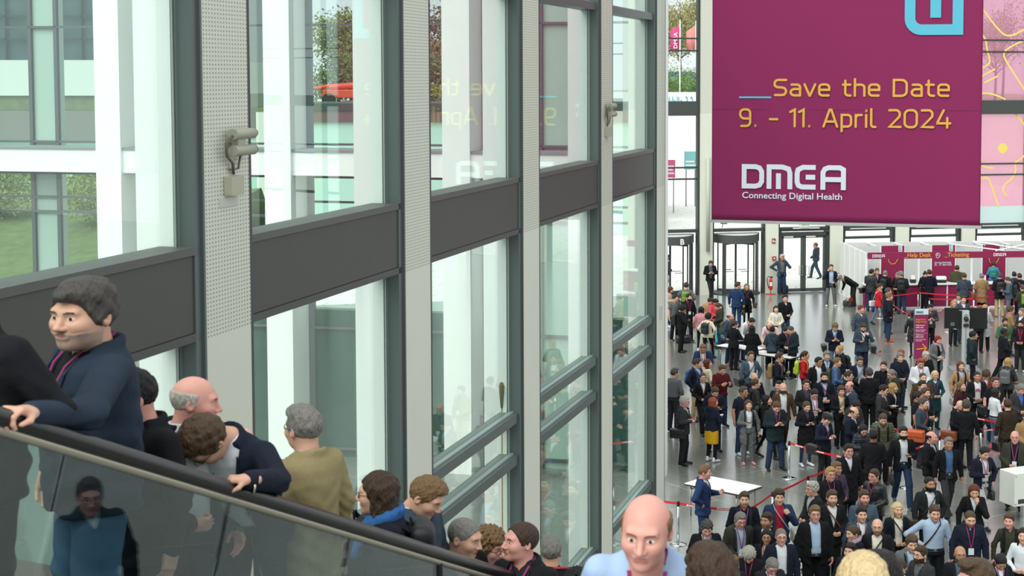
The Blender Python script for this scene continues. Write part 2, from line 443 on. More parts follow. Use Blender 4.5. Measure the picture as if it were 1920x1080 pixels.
ZP = np.array([.48, .60, .72, .80, .92, 1.02, 1.12, 1.22, 1.32, 1.40, 1.44, 1.475, 1.51])
AM = np.array([.178, .180, .180, .178, .168, .158, .158, .168, .178, .168, .135, .085, .062])
BM = np.array([.120, .122, .124, .124, .122, .116, .118, .122, .122, .105, .088, .068, .058])
AF = np.array([.180, .184, .184, .182, .172, .142, .132, .142, .156, .150, .118, .072, .052])
BF = np.array([.120, .124, .126, .126, .122, .104, .100, .112, .118, .098, .080, .058, .048])
def prof(fem, fat):
    A, B = (AF, BF) if fem else (AM, BM)
    g = np.exp(-((ZP - 1.05) / .18) ** 2)
    return A * (1 + .10 * fat) + .030 * fat * g, B * (1 + .08 * fat) + .055 * fat * g
def torso(X, Y, Z, A, B, off, hem, top=1.50):
    a = np.interp(Z, ZP, A + off).astype(np.float32); b = np.interp(Z, ZP, B + off).astype(np.float32)
    cy = np.interp(Z, ZP, [.01] * 8 + [.012, .018, .024, .03, .034]).astype(np.float32)
    k = length(X / a, (Y - cy) / b)
    d = (k - 1) * np.minimum(a, b) * (.6 + .4 * np.clip(k, 0, 1))
    return smax(d, np.maximum(hem - Z, Z - top), .02), a, b, cy
def garment(A, B, arms, sty, fem, seed, fat, shirt=False, h=.02):
    T = TOPS[sty]; off = .002 if shirt else T['loose']; hem = .93 if shirt else T['hem']
    if shirt and sty in ('sweater', 'tee'): hem = 1.2
    rng = random.Random(seed); ph = [rng.uniform(0, 6) for _ in range(6)]
    sleeve = 1.0 if not T.get('short') else .55
    lo = np.array([-.24 - .04 * fat, -.18 - .06 * fat, hem - .02]); hi = np.array([.24 + .04 * fat, .22, 1.56])
    ends = []
    for s, (E, W, *_r) in arms:
        S = np.array([.178 * s * (.88 if fem else 1), .015, 1.405])
        E = np.array([E[0] * s, E[1], E[2]]); W = np.array([W[0] * s, W[1], W[2]]); ends.append((S, E, W))
        if not shirt:
            for P in (E, W): lo = np.minimum(lo, P - .08); hi = np.maximum(hi, P + .08)
    def g(X, Y, Z):
        d, a, b, cy = torso(X, Y, Z, A, B, off, hem)
        if not shirt:
            if T['loose'] > .015:   # folds
                d = d + (.007 * np.sin(Z * 30 + X * 18 + ph[0]) * np.sin(X * 22 + ph[1]) + .004 * np.sin(Z * 52 - np.abs(X) * 40 + ph[3])) * np.clip((1.36 - Z) * 4, 0, 1)
            L = T['loose']
            for S, E, W in ends:
                r0, r1, r2 = (.052, .043, .034) if fem else (.060, .049, .039)
                if T.get('short') == 2: continue
                if T.get('short'):
                    u = cap(X, Y, Z, S, S + (E - S) * .62, r0 + .002, r1 + .008)
                else:
                    u = cap(X, Y, Z, S, E, r0 + L * .35, r1 + L * .45)
                    u = smin(u, cap(X, Y, Z, E, E + (W - E) * .96, r1 + L * .45, r2 + L * .35), .03)
                    w = .006 * np.sin((np.abs(X) + Y * .7 + Z * 1.2) * 68 + ph[2]) * np.clip(1.15 - length(X - E[0], Y - E[1], Z - E[2]) * 5, 0, 1)
                    u = u + w
                if T.get('puff'): u = u + .006 * np.cos(Z * 2 * PI / .065)
                d = smin(d, u, .035)
            if T.get('puff'): d = d + .004 * np.cos(Z * 2 * PI / .065)
            if T.get('hood'):
                d = smin(d, ell(X, Y, Z, (0, .10, 1.465), (.115, .07, .075)), .03)
                d = smin(d, smax(length(length(X, (Y - .03) * 1.05) - .095, (Z - 1.47)) - .030, -(Y + .10), .02), .02)
            elif sty in ('suit', 'open', 'coat', 'opencoat', 'jacket', 'puffer'):
                d = smin(d, length(length(X / 1.0, (Y - .035) * 1.0) - .078, (Z - 1.475 - .25 * (Y - .03)) * .6) - .017, .012)
            if T.get('only'): d = smin(d, smax(length(length(X / .98, (Y - .032)) - .066, (Z - 1.482 - .3 * (Y - .03)) * .5) - .011, -(Z - 1.44), .005), .008)
            # front opening
            if T['v0'] < 1.45:
                wv = T['vw'] * np.clip((Z - T['v0']) / (1.47 - T['v0']), 0, 1.25) if not T['op'] else T['op'] + (T['vw'] - T['op']) * np.clip((Z - .7) / .8, 0, 1)
                cut = np.maximum(np.abs(X) - wv, Y + .018)
                cut = np.maximum(cut, T['v0'] - Z)
                d = smax(d, -cut, .010)
            # neck hole
            d = smax(d, -cap(X, Y, Z, (0, .03, 1.47), (0, .045, 1.60), .056 if not fem else .048, .075), .006)
        else:
            d = smin(d, smax(length(length(X / .98, (Y - .030)) - .060, (Z - 1.487) * .45) - .010, -(Z - 1.45), .005), .008)
            d = smax(d, -cap(X, Y, Z, (0, .03, 1.475), (0, .045, 1.60), .050, .056), .004)
            d = smax(d, -np.maximum(np.abs(X) - .018 * np.clip((Z - 1.43) / .05, 0, 2), np.maximum(Y, 1.43 - Z)), .004)
        return d
    return nets(g, lo, hi, h)
def trousers(A, B, legs, loose, fem, style, h, fat=0):
    (rx, ry), (lx, ly) = legs
    J = []
    for s, (fx, fy) in ((-1, (rx, ry)), (1, (lx, ly))):
        hip = np.array([.085 * s, .01, .90]); ank = np.array([fx, fy + .02, .09 + max(0, fy - .1) * .45])
        kn = (hip + ank) / 2 + np.array([0, -.035 - abs(fy) * .12, .03])
        J.append((hip, kn, ank))
    k = 1 + .16 * fat
    def g(X, Y, Z):
        d, *_ = torso(X, Y, Z, A, B, .004, .86, 1.03)
        if style == 'skirt':
            t, *_ = torso(X, Y, Z, A, B, .012, .50, 1.03); d = np.minimum(d, t)
        for hip, kn, ank in J:
            r = (.090 * k, .058 * k + loose, .042 + loose) if style != 'tight' else (.084 * k, .050, .036)
            u = cap(X, Y, Z, hip, kn, r[0], r[1]); u = smin(u, cap(X, Y, Z, kn, ank, r[1], r[2] + (.006 if loose else 0)), .02)
            u = u + .005 * np.sin(Z * 75 + X * 30) * np.clip(1.1 - abs(Z - .14) * 5, 0, 1) + .004 * np.sin(Z * 55 + X * 40) * np.clip(1 - abs(Z - .52) * 6, 0, 1) + .004 * np.sin(Z * 60 - np.abs(X) * 60) * np.clip(1 - abs(Z - .84) * 7, 0, 1)
            d = smin(d, u, .022)
        return d
    fx = [abs(rx), abs(lx)]; fy = [ry, ly]
    return nets(g, (-.25, min(fy) - .1, .04), (.25, max(fy) + .12, 1.05), h), J
def f_shoe(X, Y, Z):
    d = cap(X, Y, Z, (0, .055, .050), (0, -.06, .040), .040, .036); d = smin(d, ell(X, Y, Z, (0, -.125, .030), (.042, .062, .034)), .03)
    d = smin(d, cap(X, Y, Z, (0, .045, .06), (0, .045, .11), .038, .040), .03)
    return smax(d, .004 - Z, .006)
def shoe_tpl(h):
    if ('shoe', h) not in _H: _H[('shoe', h)] = nets(f_shoe, (-.06, -.20, 0), (.06, .11, .15), h)
    return _H[('shoe', h)]

SKIN = {'fair': '#cfa28a', 'pink': '#d0988a', 'tan': '#ad7f63', 'brown': '#8a5a40', 'dark': '#4a3024', 'pale': '#e0b59c'}
HAIRC = dict(brown='#3b2a1d', dark='#1d1814', black='#111013', grey='#76736d', white='#aeaaa0', blond='#a88652', lblond='#c9b385', ginger='#8a4524', auburn='#5c2d1c', dblond='#6f5638', dgrey='#45413d', red='#701c17', mid='#4b3826')
CLOTH = dict(black='#121315', ink='#15171b', char='#232527', dgrey='#313335', grey='#606365', lgrey='#a5a8a8', navy='#171d2c', dnavy='#121621', blue='#22365a', bluegrey='#34424f', steel='#465764', teal='#183d41', dteal='#19272c',
             white='#cfd3d8', offw='#d8d3c5', lblue='#9fb3ca', mblue='#4b6790', shirtb='#4a6ab0', beige='#c9b18f', cream='#d9cfb8', tan='#8f7450', camel='#a68563', brown='#4a3826', dbrown='#33291f', olive='#42452f', dolive='#33352a',
             green='#3f6245', maroon='#50161d', dmaroon='#3d1822', red='#b3222a', pink='#c98a94', coral='#d8465a', lpink='#e0bfc6', denim='#243650', ldenim='#4f6c8a', ddenim='#24344f', khaki='#b09b77', yellow='#c79a1c', purple='#453850',
             lilac='#a08a9c', silver='#b7babd', rust='#6e3d22', turq='#4fb8b4', lime='#a8c43a', skyb='#3a86ad', aqua='#9fc6cf', jade='#2f7f72', fgreen='#6f8b3a', royal='#24578f', orange='#b8542a', rbrown='#7a3f24')
def cmat(c, kind='cloth'):
    h = CLOTH.get(c, c)
    if kind == 'leather': return mat(h, .38, bump=.25, bscale=30, spec=.5)
    if kind == 'puff': return mat(h, .5, bump=.2, bscale=25, spec=.4)
    return mat(h, .85, bump=.9, bscale=7, var=.15, vscale=5, spec=.2, stretch=(1.2, 1.2, .8))
def hmat(c): return mat(HAIRC.get(c, c), .55, bump=.9, bscale=9, var=.45, vscale=9, stretch=(9, 9, 2.2), spec=.35)
def smat(c): return mat(SKIN.get(c, c), .5, var=.10, vscale=14, bump=.05, bscale=60, spec=.35)
_seed = [0]
LANY = None
LABELS = {}
WIDE = 1.06; HEADK = 1.09
def person(loc, h=1.75, face=0., top='suit', tc='navy', sc='white', bc='navy', arms='down,down', legs='stand', hair='short', hc='brown', skin='fair', fem=False, fat=0., head=(0, 0), bend=0.,
           beard=None, glasses=False, lany=None, badge=False, shoes='black', bottom='loose', vox=.021, hvox=.0075, label='', scarf=None, kindc='cloth', hatc=None, extra=None, lean=0., capc=None, wide=1.0, apart=False, strap=None, handmat=None, custom=None, full=True):
    _seed[0] += 1; seed = _seed[0]
    root = empty('person', loc, math.radians(face)); wide *= WIDE; root.scale = (h / 1.75 * wide, h / 1.75 * wide, h / 1.75)
    tag(root, label, 'person')
    an = arms.split(',')
    arm = [(-1, (custom or {}).get('R', ARM.get(an[0]))), (1, (custom or {}).get('L', ARM.get(an[1])))]
    A, B = prof(fem, fat)
    Rb = np.array(Matrix.Rotation(math.radians(bend), 3, 'X')); Rl = np.array(Matrix.Rotation(math.radians(lean), 3, 'Y')); Rb = Rl @ Rb
    piv = np.array([0, 0, .93])
    def tor(V): return (V - piv) @ Rb.T + piv if (bend or lean) else V
    # head transform
    pitch, yaw = head; hp = np.array([0, .035, 1.515])
    Rh = np.array(Matrix.Rotation(math.radians(yaw), 3, 'Z') @ Matrix.Rotation(math.radians(pitch), 3, 'X'))
    def hed(V): return tor((V * HEADK + np.array([0, -.022, 1.75 - .125 * HEADK]) - hp) @ Rh.T + hp)
    # --- body: head, neck, inner arms and hands in one mesh
    V, F = head_tpl('f' if fem else 'm', hvox); parts = [(hed(V), F, face_mats(V, F))]
    core = MB()
    core.tube([(0, .035, .95), (0, .03, 1.2), (0, .03, 1.40), (0, .035, 1.50)], [.06, .08, .07, .045], 8)
    hands = []
    bare = TOPS[top].get('short')
    for s, (E, W, P, curl, hd) in arm:
        S = np.array([.165 * s * (.88 if fem else 1), .015, 1.40]); E = np.array([E[0] * s, E[1], E[2]]); W = np.array([W[0] * s, W[1], W[2]]); P = np.array([P[0] * s, P[1], P[2]])
        hdv = W - E if hd is None else np.array([hd[0] * s, hd[1], hd[2]])
        rr = (.038, .037, .025) if fem else (.046, .045, .030)
        if not bare: rr = (.03, .03, .024)
        core.tube([(0, .03, 1.38), S, S + (E - S) * .5, E, E + (W - E) * .35, W], [.03, rr[0], rr[0], rr[1] * .9, rr[1], rr[2]], 8)
        HV, HF = hand_tpl(curl, hvox * 1.0); sc_ = .92 if fem else 1.0
        if custom is None or not custom.get('nohand' + ('R' if s < 0 else 'L')):
            hv, hf = hand_place(HV * sc_, HF, W, hdv, P, s); parts.append((tor(hv), hf, np.zeros(len(hf), int)))
        hdn = hdv / np.linalg.norm(hdv); pn = P - hdn * (P @ hdn); pn = pn / (np.linalg.norm(pn) + 1e-9)
        hands.append((W + hdn * .085 + pn * .035, hdn, pn))
    cv = np.array(core.v); 
    cf = np.array([f if len(f) == 4 else f[:4] for f in core.f if len(f) == 4]); parts.append((tor(cv), cf, np.zeros(len(cf), int)))
    n = 0; VV, FF, MM = [], [], []
    for v, f, m in parts: VV.append(v); FF.append(f + n); MM.append(m); n += len(v)
    me = mesh_np('body', np.concatenate(VV), np.concatenate(FF), fm=np.concatenate(MM))
    lip = {'dark': '#54302a', 'brown': '#7a453a'}.get(skin, '#b8776a')
    link('body', me, root, (smat(skin), mat(lip, .45), mat('#d8d2cc', .3), mat('#2b1d16', .2), mat(HAIRC.get(hc if hc not in ('lblond', 'white') else 'mid', '#4a3524'), .8), smat(skin)))
    # --- hair, beard, glasses, cap
    if hair and hair != 'bald':
        V, F = head_tpl(hair, hvox); link('hair', mesh_np('hair', hed(V), F), root, (hmat(hc),))
    if beard:
        bk, bcol = beard.split(':'); V, F = head_tpl(bk, hvox); bh = HAIRC.get(bcol, bcol)
        if bk == 'stubble': a_, b_ = SKIN.get(skin, skin), bh; bh = '#' + ''.join('%02x' % int(.52 * int(a_[i:i + 2], 16) + .48 * int(b_[i:i + 2], 16)) for i in (1, 3, 5))
        link('beard', mesh_np('beard', hed(V), F), root, (hmat(bh) if bk != 'stubble' else mat(bh, .8, var=.3, vscale=40),))
    if glasses:
        g = MB()
        for s in (-1, 1):
            g.tube([(s * .032 + .024 * math.cos(a), -.104 + .012 * abs(math.cos(a)) * (1 if s * math.cos(a) > 0 else 0), .004 + .017 * math.sin(a)) for a in np.linspace(0, 2 * PI, 15)], .0022, 5, False)
            g.tube([(s * .056, -.094, .008), (s * .078, -.05, .010), (s * .083, .012, .006)], .002, 5)
        g.tube([(-.009, -.106, .008), (.009, -.106, .008)], .002, 5)
        g.v = [tuple(q) for q in hed(np.array(g.v))]; g.build('glasses', mat('#1c1a1a', .3), root, True)
    if capc:
        V, F = nets(lambda X, Y, Z: smin(smax(ell(X, Y, Z, (0, -.005, .075), (.092, .125, .062)), .052 - Z, .012), ell(X, Y, Z, (0, -.115, .056), (.062, .05, .012)), .015), (-.11, -.18, .03), (.11, .15, .15), .009)
        link('flat_cap', mesh_np('flat_cap', hed(V), F), root, (cmat(capc),))
    # --- clothes
    T = TOPS[top]
    if not T.get('only') and sc and (T['v0'] < 1.41):
        V, F = garment(A, B, arm, top, fem, seed, fat, True, vox * .8); link('shirt', mesh_np('shirt', tor(V), F), root, (cmat(sc),))
    V, F = garment(A, B, arm, top, fem, seed, fat, False, vox)
    nm = {'suit': 'jacket', 'open': 'jacket', 'coat': 'coat', 'opencoat': 'coat', 'jacket': 'jacket', 'parka': 'coat', 'puffer': 'puffer_jacket', 'hoodie': 'hoodie', 'sweater': 'sweater', 'shirt': 'shirt', 'tee': 'tshirt', 'dress': 'dress', 'vest': 'vest'}[top]
    jm = cmat(tc, {'puffer': 'puff'}.get(top, kindc)); jo = link(nm, mesh_np(nm, tor(V), F), root, (jm,))
    def fy(x, z, off):
        a = np.interp(z, ZP, A) + off; b = np.interp(z, ZP, B) + off; cy = np.interp(z, ZP, [.01] * 8 + [.012, .018, .024, .03, .034])
        return cy - b * math.sqrt(max(.05, 1 - (x / a) ** 2))
    if top in ('suit', 'coat', 'open', 'opencoat') and full:      # lapels
        zb = T['v0'] if not T['op'] else 1.08
        for s in (-1, 1):
            q = []
            for t in np.linspace(0, 1, 6):
                z = zb + (1.455 - zb) * t; w = T['vw'] * t if not T['op'] else T['op'] + (T['vw'] - T['op']) * t
                wl = .038 * math.sin(PI * min(1, t * 1.05) ** .8) + .006
                q.append((s * w, z, s * (w + wl)))
            l = MB(); vs = []
            for x0, z, x1 in q: vs += [(x0, fy(x0, z, T['loose'] + .006), z), (x1, fy(x1, z, T['loose'] + .009), z)]
            l.add(vs, [(2 * i, 2 * i + 1, 2 * i + 3, 2 * i + 2) for i in range(5)]); l.v = [tuple(v) for v in tor(np.array(l.v))]
            lo = l.build('lapel', jm, jo); sm = lo.modifiers.new('thick', 'SOLIDIFY'); sm.thickness = .005
    bc_ = bc
    if top != 'dress' or bc:
        (V, F), J = trousers(A, B, LEG[legs], {'loose': .016, 'tight': 0, 'skirt': 0, 'wide': .035}.get(bottom, .016), fem, bottom, vox, fat)
        if bottom == 'skirt':
            V2, F2 = V, F; c = V[F].mean(1)[:, 2] < .50; fm = np.where(c, 1, 0)
            link('skirt', mesh_np('skirt', V, F, fm=fm), root, (cmat(bc), cmat('black')))
        else: link('trousers', mesh_np('trousers', V, F), root, (cmat(bc),))
        for (hip, kn, ank), s in zip(J, (-1, 1)):
            SV, SF = shoe_tpl(.012 if vox > .015 else .008); fwd = LEG[legs][0 if s < 0 else 1][1]
            R = np.array(Matrix.Rotation(math.radians(s * 9), 3, 'Z') @ Matrix.Rotation(math.radians(22 if fwd > .15 else 0), 3, 'X'))
            link('shoe', mesh_np('shoe', SV @ R.T + np.array([ank[0], ank[1] - .02, max(0, ank[2] - .09) * (.6)]), SF), root, (mat(CLOTH.get(shoes, shoes), .45),))
    if top in ('shirt', 'open') and bc:
        q = MB(); vs = []; n = 28
        for i in range(n):
            t = 2 * PI * i / n; a_ = np.interp(.97, ZP, A) + .013; b_ = np.interp(.97, ZP, B) + .013
            for z in (.952, .990): vs.append((a_ * math.cos(t), .01 + b_ * math.sin(t), z))
        q.add(vs, [(2 * i, 2 * ((i + 1) % n), 2 * ((i + 1) % n) + 1, 2 * i + 1) for i in range(n)]); q.v = [tuple(v) for v in tor(np.array(q.v))]
        bo_ = q.build('belt', mat('#1a1614', .4), root, True); sm = bo_.modifiers.new('thick', 'SOLIDIFY'); sm.thickness = .005
        bk_ = MB().box((-.02, .01 - b_ - .006, .955), (.02, .01 - b_, .987)); bk_.v = [tuple(v) for v in tor(np.array(bk_.v))]; bk_.build('buckle', mat('#a9a9a4', .3, metal=1.), bo_)
    # --- lanyard, badge, scarf
    outer = T['loose'] + .008 if (lany and lany.startswith('o')) or T['v0'] > 1.3 else .010
    if lany:
        l = MB(); zt = 1.12
        for s in (-1, 1):
            pts = []
            for t in np.linspace(0, 1, 7):
                z = 1.475 + (zt - 1.475) * t; x = s * (.062 * (1 - t) + .004); pts.append((x, fy(x, z, outer + .006), z))
            vs = []
            for x, y, z in pts: vs += [(x - .0075, y, z), (x + .0075, y, z)]
            l.add(vs, [(2 * i, 2 * i + 1, 2 * i + 3, 2 * i + 2) for i in range(6)])
        l.add([(x, y, z) for x, y, z in [(-.062, -.02, 1.475), (-.07, .03, 1.50), (0, .098, 1.515), (.07, .03, 1.50), (.062, -.02, 1.475)]] + [(x, y, z + .016) for x, y, z in [(-.062, -.02, 1.475), (-.07, .03, 1.50), (0, .098, 1.515), (.07, .03, 1.50), (.062, -.02, 1.475)]], [(i, i + 1, i + 6, i + 5) for i in range(4)])
        l.v = [tuple(v) for v in tor(np.array(l.v))]
        lo = l.build('lanyard', LANY, root); sm = lo.modifiers.new('thick', 'SOLIDIFY'); sm.thickness = .003
        if badge or lany.endswith('b'):
            y = fy(0, 1.06, outer + .012); b = MB().box((-.045, y - .004, 1.00), (.045, y, 1.115)); b.v = [tuple(v) for v in tor(np.array(b.v))]
            b.build('badge', mat('#cfdde2', .3), lo)
    if scarf:
        V, F = nets(lambda X, Y, Z: smin(length(length(X / 1.05, (Y - .015)) - .085, (Z - 1.475 - .3 * (Y - .02)) * .75) - .036 + nz(X, Y, Z, 70, .008), cap(X, Y, Z, (.02, -.11, 1.42), (.04, -.165, 1.24), .035, .03) + nz(X, Y, Z, 60, .006), .03), (-.16, -.23, 1.2), (.16, .15, 1.58), .013)
        link('scarf', mesh_np('scarf', tor(V), F), root, (cmat(scarf),))
    # world matrix for held things
    MW = Matrix.Translation(Vector(loc)) @ Matrix.Rotation(math.radians(face), 4, 'Z') @ Matrix.Diagonal((h / 1.75 * wide, h / 1.75 * wide, h / 1.75, 1))
    def wp(p): return MW @ Vector([float(c) for c in tor(np.array(p, float)[None])[0]])
    def wd(v):
        v = Rb @ np.array(v, float); return (Matrix.Rotation(math.radians(face), 3, 'Z') @ Vector([float(c) for c in v])).normalized()
    return dict(root=root, hands=[(wp(a), wd(b), wd(c)) for a, b, c in hands], wp=wp, wd=wd, prof=(A, B), fy=fy, off=T['loose'], M=MW, tor=tor, label=label, face=face)
def frame_mat(o, x, y, z):
    return Matrix(((x.x, y.x, z.x, o.x), (x.y, y.y, z.y, o.y), (x.z, y.z, z.z, o.z), (0, 0, 0, 1)))
def held_phone(P, side, label, col='#121418', size=(.036, .075, .004)):
    o, d, p = P['hands'][side]; z = p; y = (d - z * d.dot(z)).normalized(); x = y.cross(z)
    M = frame_mat(o + z * .004, x, y, z); r = empty('smartphone', o); r.matrix_world = M; tag(r, label, 'phone')
    MB().box((-size[0], -size[1], -size[2]), (size[0], size[1], size[2])).build('phone_case', mat(col, .3), r, bevel=.003)
    MB().box((-size[0] * .9, -size[1] * .94, size[2]), (size[0] * .9, size[1] * .94, size[2] + .001)).build('screen', mat('#20262c', .08), r)
def held_paper(P, side, label, col='#dfe3e4'):
    o, d, p = P['hands'][side]; z = p; y = (d - z * d.dot(z)).normalized(); x = y.cross(z)
    M = frame_mat(o + z * .01 + d * .05, x, y, z); r = MB().box((-.075, -.10, 0), (.075, .11, .004)).box((-.07, -.10, .004), (.08, .10, .0055)).build('leaflet', mat(col, .6)); r.matrix_world = M
    tag(r, label, 'leaflet')
def backpack(P, col, label, big=1.0, strapc=None):
    r = empty('backpack'); r.matrix_world = P['M']; r.scale = P['root'].scale; tag(r, label, 'backpack')
    y0 = .012 + .112 + P['off']
    V, F = nets(lambda X, Y, Z: smin(box3(X, Y, Z, (0, y0 + .075 * big, 1.20), (.145 * big, .07 * big, .205 * big), .06), smax(ell(X, Y, Z, (0, y0 + .09, 1.34), (.12, .06, .10)), -(Z - 1.2), .02), .03) + nz(X, Y, Z, 35, .004), (-.18, y0 - .02, .96), (.18, y0 + .19 * big, 1.45), .016)
    link('bag_body', mesh_np('bag_body', P['tor'](V), F), r, (cmat(col, 'puff'),))
    V, F = nets(lambda X, Y, Z: box3(X, Y, Z, (0, y0 + .155 * big, 1.12), (.11 * big, .03, .10 * big), .025), (-.14, y0 + .1, 1.0), (.14, y0 + .22 * big, 1.24), .014)
    link('front_pocket', mesh_np('front_pocket', P['tor'](V), F), r, (cmat(strapc or col, 'puff'),))
    for s in (-1, 1):
        pts = []
        x = s * .105
        for z in np.linspace(1.06, 1.38, 6): pts.append((x, P['fy'](x, z, P['off'] + .008), z))
        pts += [(x, -.06, 1.435), (x, .01, 1.462), (x * .95, .08, 1.44), (x * .9, y0 + .02, 1.38)]
        b = MB(); vs = []
        for q in pts: vs += [(q[0] - .024, q[1], q[2]), (q[0] + .024, q[1], q[2])]
        b.add(vs, [(2 * i, 2 * i + 1, 2 * i + 3, 2 * i + 2) for i in range(len(pts) - 1)]); b.v = [tuple(v) for v in P['tor'](np.array(b.v))]
        so_ = b.build('strap', cmat(strapc or col), r, True); sm = so_.modifiers.new('thick', 'SOLIDIFY'); sm.thickness = .014; sm.offset = 0
    l = MB().tube([(-.03, y0 + .03, 1.40), (-.025, y0 + .02, 1.445), (.025, y0 + .02, 1.445), (.03, y0 + .03, 1.40)], .008, 6); l.v = [tuple(v) for v in P['tor'](np.array(l.v))]
    l.build('handle', cmat(strapc or col), r, True)
def shoulder_bag(P, col, label, side=1, cross=True, sz=(.17, .06, .12), z=.92, kindc='leather', name='shoulder_bag'):
    """bag at the hip on side (+1 = figure's left) with a strap across the chest or from the same shoulder"""
    r = empty(name); r.matrix_world = P['M']; r.scale = P['root'].scale; tag(r, label, 'bag')
    x = side * (.17 + P['off'] + sz[1] + .05); m = cmat(col, kindc)
    V, F = nets(lambda X, Y, Z: smin(box3(X, Y, Z, (x, .05, z - .05), (sz[1], sz[0], sz[2]), .03), box3(X, Y, Z, (x + side * .02, .05, z), (sz[1], sz[0] * .96, sz[2] * .5), .02), .01), (x - .12, -.18, z - .25), (x + .12, .28, z + .15), .015)
    link('bag_body', mesh_np('bag_body', P['tor'](V), F), r, (m,))
    sx = -side * .09 if cross else side * .13; hx = side * .19; pts = []
    for t in np.linspace(0, 1, 9):
        xx = hx + (sx - hx) * t; zz = 1.0 + (1.43 - 1.0) * t; pts.append((xx, P['fy'](xx, min(zz, 1.38), P['off'] + .012), zz))
    pts += [(sx, -.03, 1.468), (sx, .03, 1.482), (sx, .10, 1.43)]
    for t in np.linspace(0, 1, 6)[1:]:
        xx = sx + (hx - sx) * t; pts.append((xx, .03 + .13 + P['off'] * .9 - .02 * t, 1.43 + (1.0 - 1.43) * t))
    b = MB(); vs = []
    for q in pts: vs += [(q[0], q[1], q[2] - .018), (q[0], q[1], q[2] + .018)]
    if not cross: vs = sum([[(q[0] - .016, q[1], q[2]), (q[0] + .016, q[1], q[2])] for q in pts], [])
    b.add(vs, [(2 * i, 2 * i + 1, 2 * i + 3, 2 * i + 2) for i in range(len(pts) - 1)]); b.v = [tuple(v) for v in P['tor'](np.array(b.v))]
    so_ = b.build('strap', m, r, True); sm = so_.modifiers.new('thick', 'SOLIDIFY'); sm.thickness = .008; sm.offset = 0
def hand_bag(P, side, col, label, sz=(.15, .05, .11), kindc='leather', drop=.0, name='handbag'):
    o, d, p = P['hands'][side]; a = math.radians(P['face'])
    r = empty(name, (o.x, o.y, o.z - .12 - sz[2] - drop), a + PI / 2); tag(r, label, 'bag')
    V, F = nets(lambda X, Y, Z: smax(box3(X, Y, Z, (0, 0, 0), (sz[0], sz[1], sz[2]), .03), np.abs(X) + .35 * Z - sz[0] * 1.02, .02) + nz(X, Y, Z, 30, .003), (-sz[0], -sz[1], -sz[2]), tuple(sz), .014)
    link('bag_body', mesh_np('bag_body', V, F), r, (cmat(col, kindc),))
    for s in (-1, 1): MB().tube([(-.07, s * .03, sz[2] - .02), (-.05, s * .02, sz[2] + .10 + drop), (0, s * .006, sz[2] + .135 + drop), (.05, s * .02, sz[2] + .10 + drop), (.07, s * .03, sz[2] - .02)], .007, 6).build('bag_handle', cmat(col, kindc), r, True)
# ------------------------------------------------------------------ the hall: floor
def tile_mat():
    m = D.materials.new('slate_floor'); m.use_nodes = True; nt = m.node_tree; b = nt.nodes['Principled BSDF']
    tc = nt.nodes.new('ShaderNodeTexCoord'); mp = nt.nodes.new('ShaderNodeMapping'); mp.inputs['Rotation'].default_value = (0, 0, math.radians(54))
    nt.links.new(tc.outputs['Object'], mp.inputs['Vector'])
    def brick(w_, h_, mort, c1, c2, cm, off=.5):
        k = nt.nodes.new('ShaderNodeTexBrick'); k.inputs['Scale'].default_value = 1; k.inputs['Brick Width'].default_value = w_; k.inputs['Row Height'].default_value = h_
        k.inputs['Mortar Size'].default_value = mort; k.inputs['Color1'].default_value = rgb(c1); k.inputs['Color2'].default_value = rgb(c2); k.inputs['Mortar'].default_value = rgb(cm)
        k.offset = off; k.inputs['Mortar Smooth'].default_value = .3; nt.links.new(mp.outputs['Vector'], k.inputs['Vector']); return k
    k1 = brick(1.2, .6, .007, '#787b74', '#80837c', '#92948d')
    k2 = brick(4.8, 3.0, .016, '#000000', '#000000', '#ffffff', .33)
    n = nt.nodes.new('ShaderNodeTexNoise'); n.inputs['Scale'].default_value = .45; n.inputs['Detail'].default_value = 2; nt.links.new(mp.outputs['Vector'], n.inputs['Vector'])
    r = nt.nodes.new('ShaderNodeValToRGB'); r.color_ramp.elements[0].position = .42; r.color_ramp.elements[1].position = .56; nt.links.new(n.outputs['Fac'], r.inputs['Fac'])
    mu = nt.nodes.new('ShaderNodeMath'); mu.operation = 'MULTIPLY'; nt.links.new(k2.outputs['Color'], mu.inputs[0]); nt.links.new(r.outputs['Color'], mu.inputs[1])
    mx = nt.nodes.new('ShaderNodeMix'); mx.data_type = 'RGBA'; mx.inputs[7].default_value = rgb('#b9b8b0')
    nt.links.new(mu.outputs[0], mx.inputs[0]); nt.links.new(k1.outputs['Color'], mx.inputs[6])
    n2 = nt.nodes.new('ShaderNodeTexNoise'); n2.inputs['Scale'].default_value = 3; n2.inputs['Detail'].default_value = 6; nt.links.new(tc.outputs['Object'], n2.inputs['Vector'])
    hs = nt.nodes.new('ShaderNodeHueSaturation'); mr = nt.nodes.new('ShaderNodeMapRange'); mr.inputs['To Min'].default_value = .90; mr.inputs['To Max'].default_value = 1.10
    nt.links.new(n2.outputs['Fac'], mr.inputs['Value']); nt.links.new(mr.outputs[0], hs.inputs['Value']); nt.links.new(mx.outputs[2], hs.inputs['Color']); nt.links.new(hs.outputs['Color'], b.inputs['Base Color'])
    mr2 = nt.nodes.new('ShaderNodeMapRange'); mr2.inputs['To Min'].default_value = .22; mr2.inputs['To Max'].default_value = .28
    nt.links.new(n2.outputs['Fac'], mr2.inputs['Value']); nt.links.new(mr2.outputs[0], b.inputs['Roughness']); b.inputs['Specular IOR Level'].default_value = .9; b.inputs['Coat Weight'].default_value = .9; b.inputs['Coat Roughness'].default_value = .15
    bp = nt.nodes.new('ShaderNodeBump'); bp.inputs['Strength'].default_value = .03; bp.inputs['Distance'].default_value = .003
    nt.links.new(k1.outputs['Fac'], bp.inputs['Height']); bp.invert = True; nt.links.new(bp.outputs['Normal'], b.inputs['Normal'])
    return m
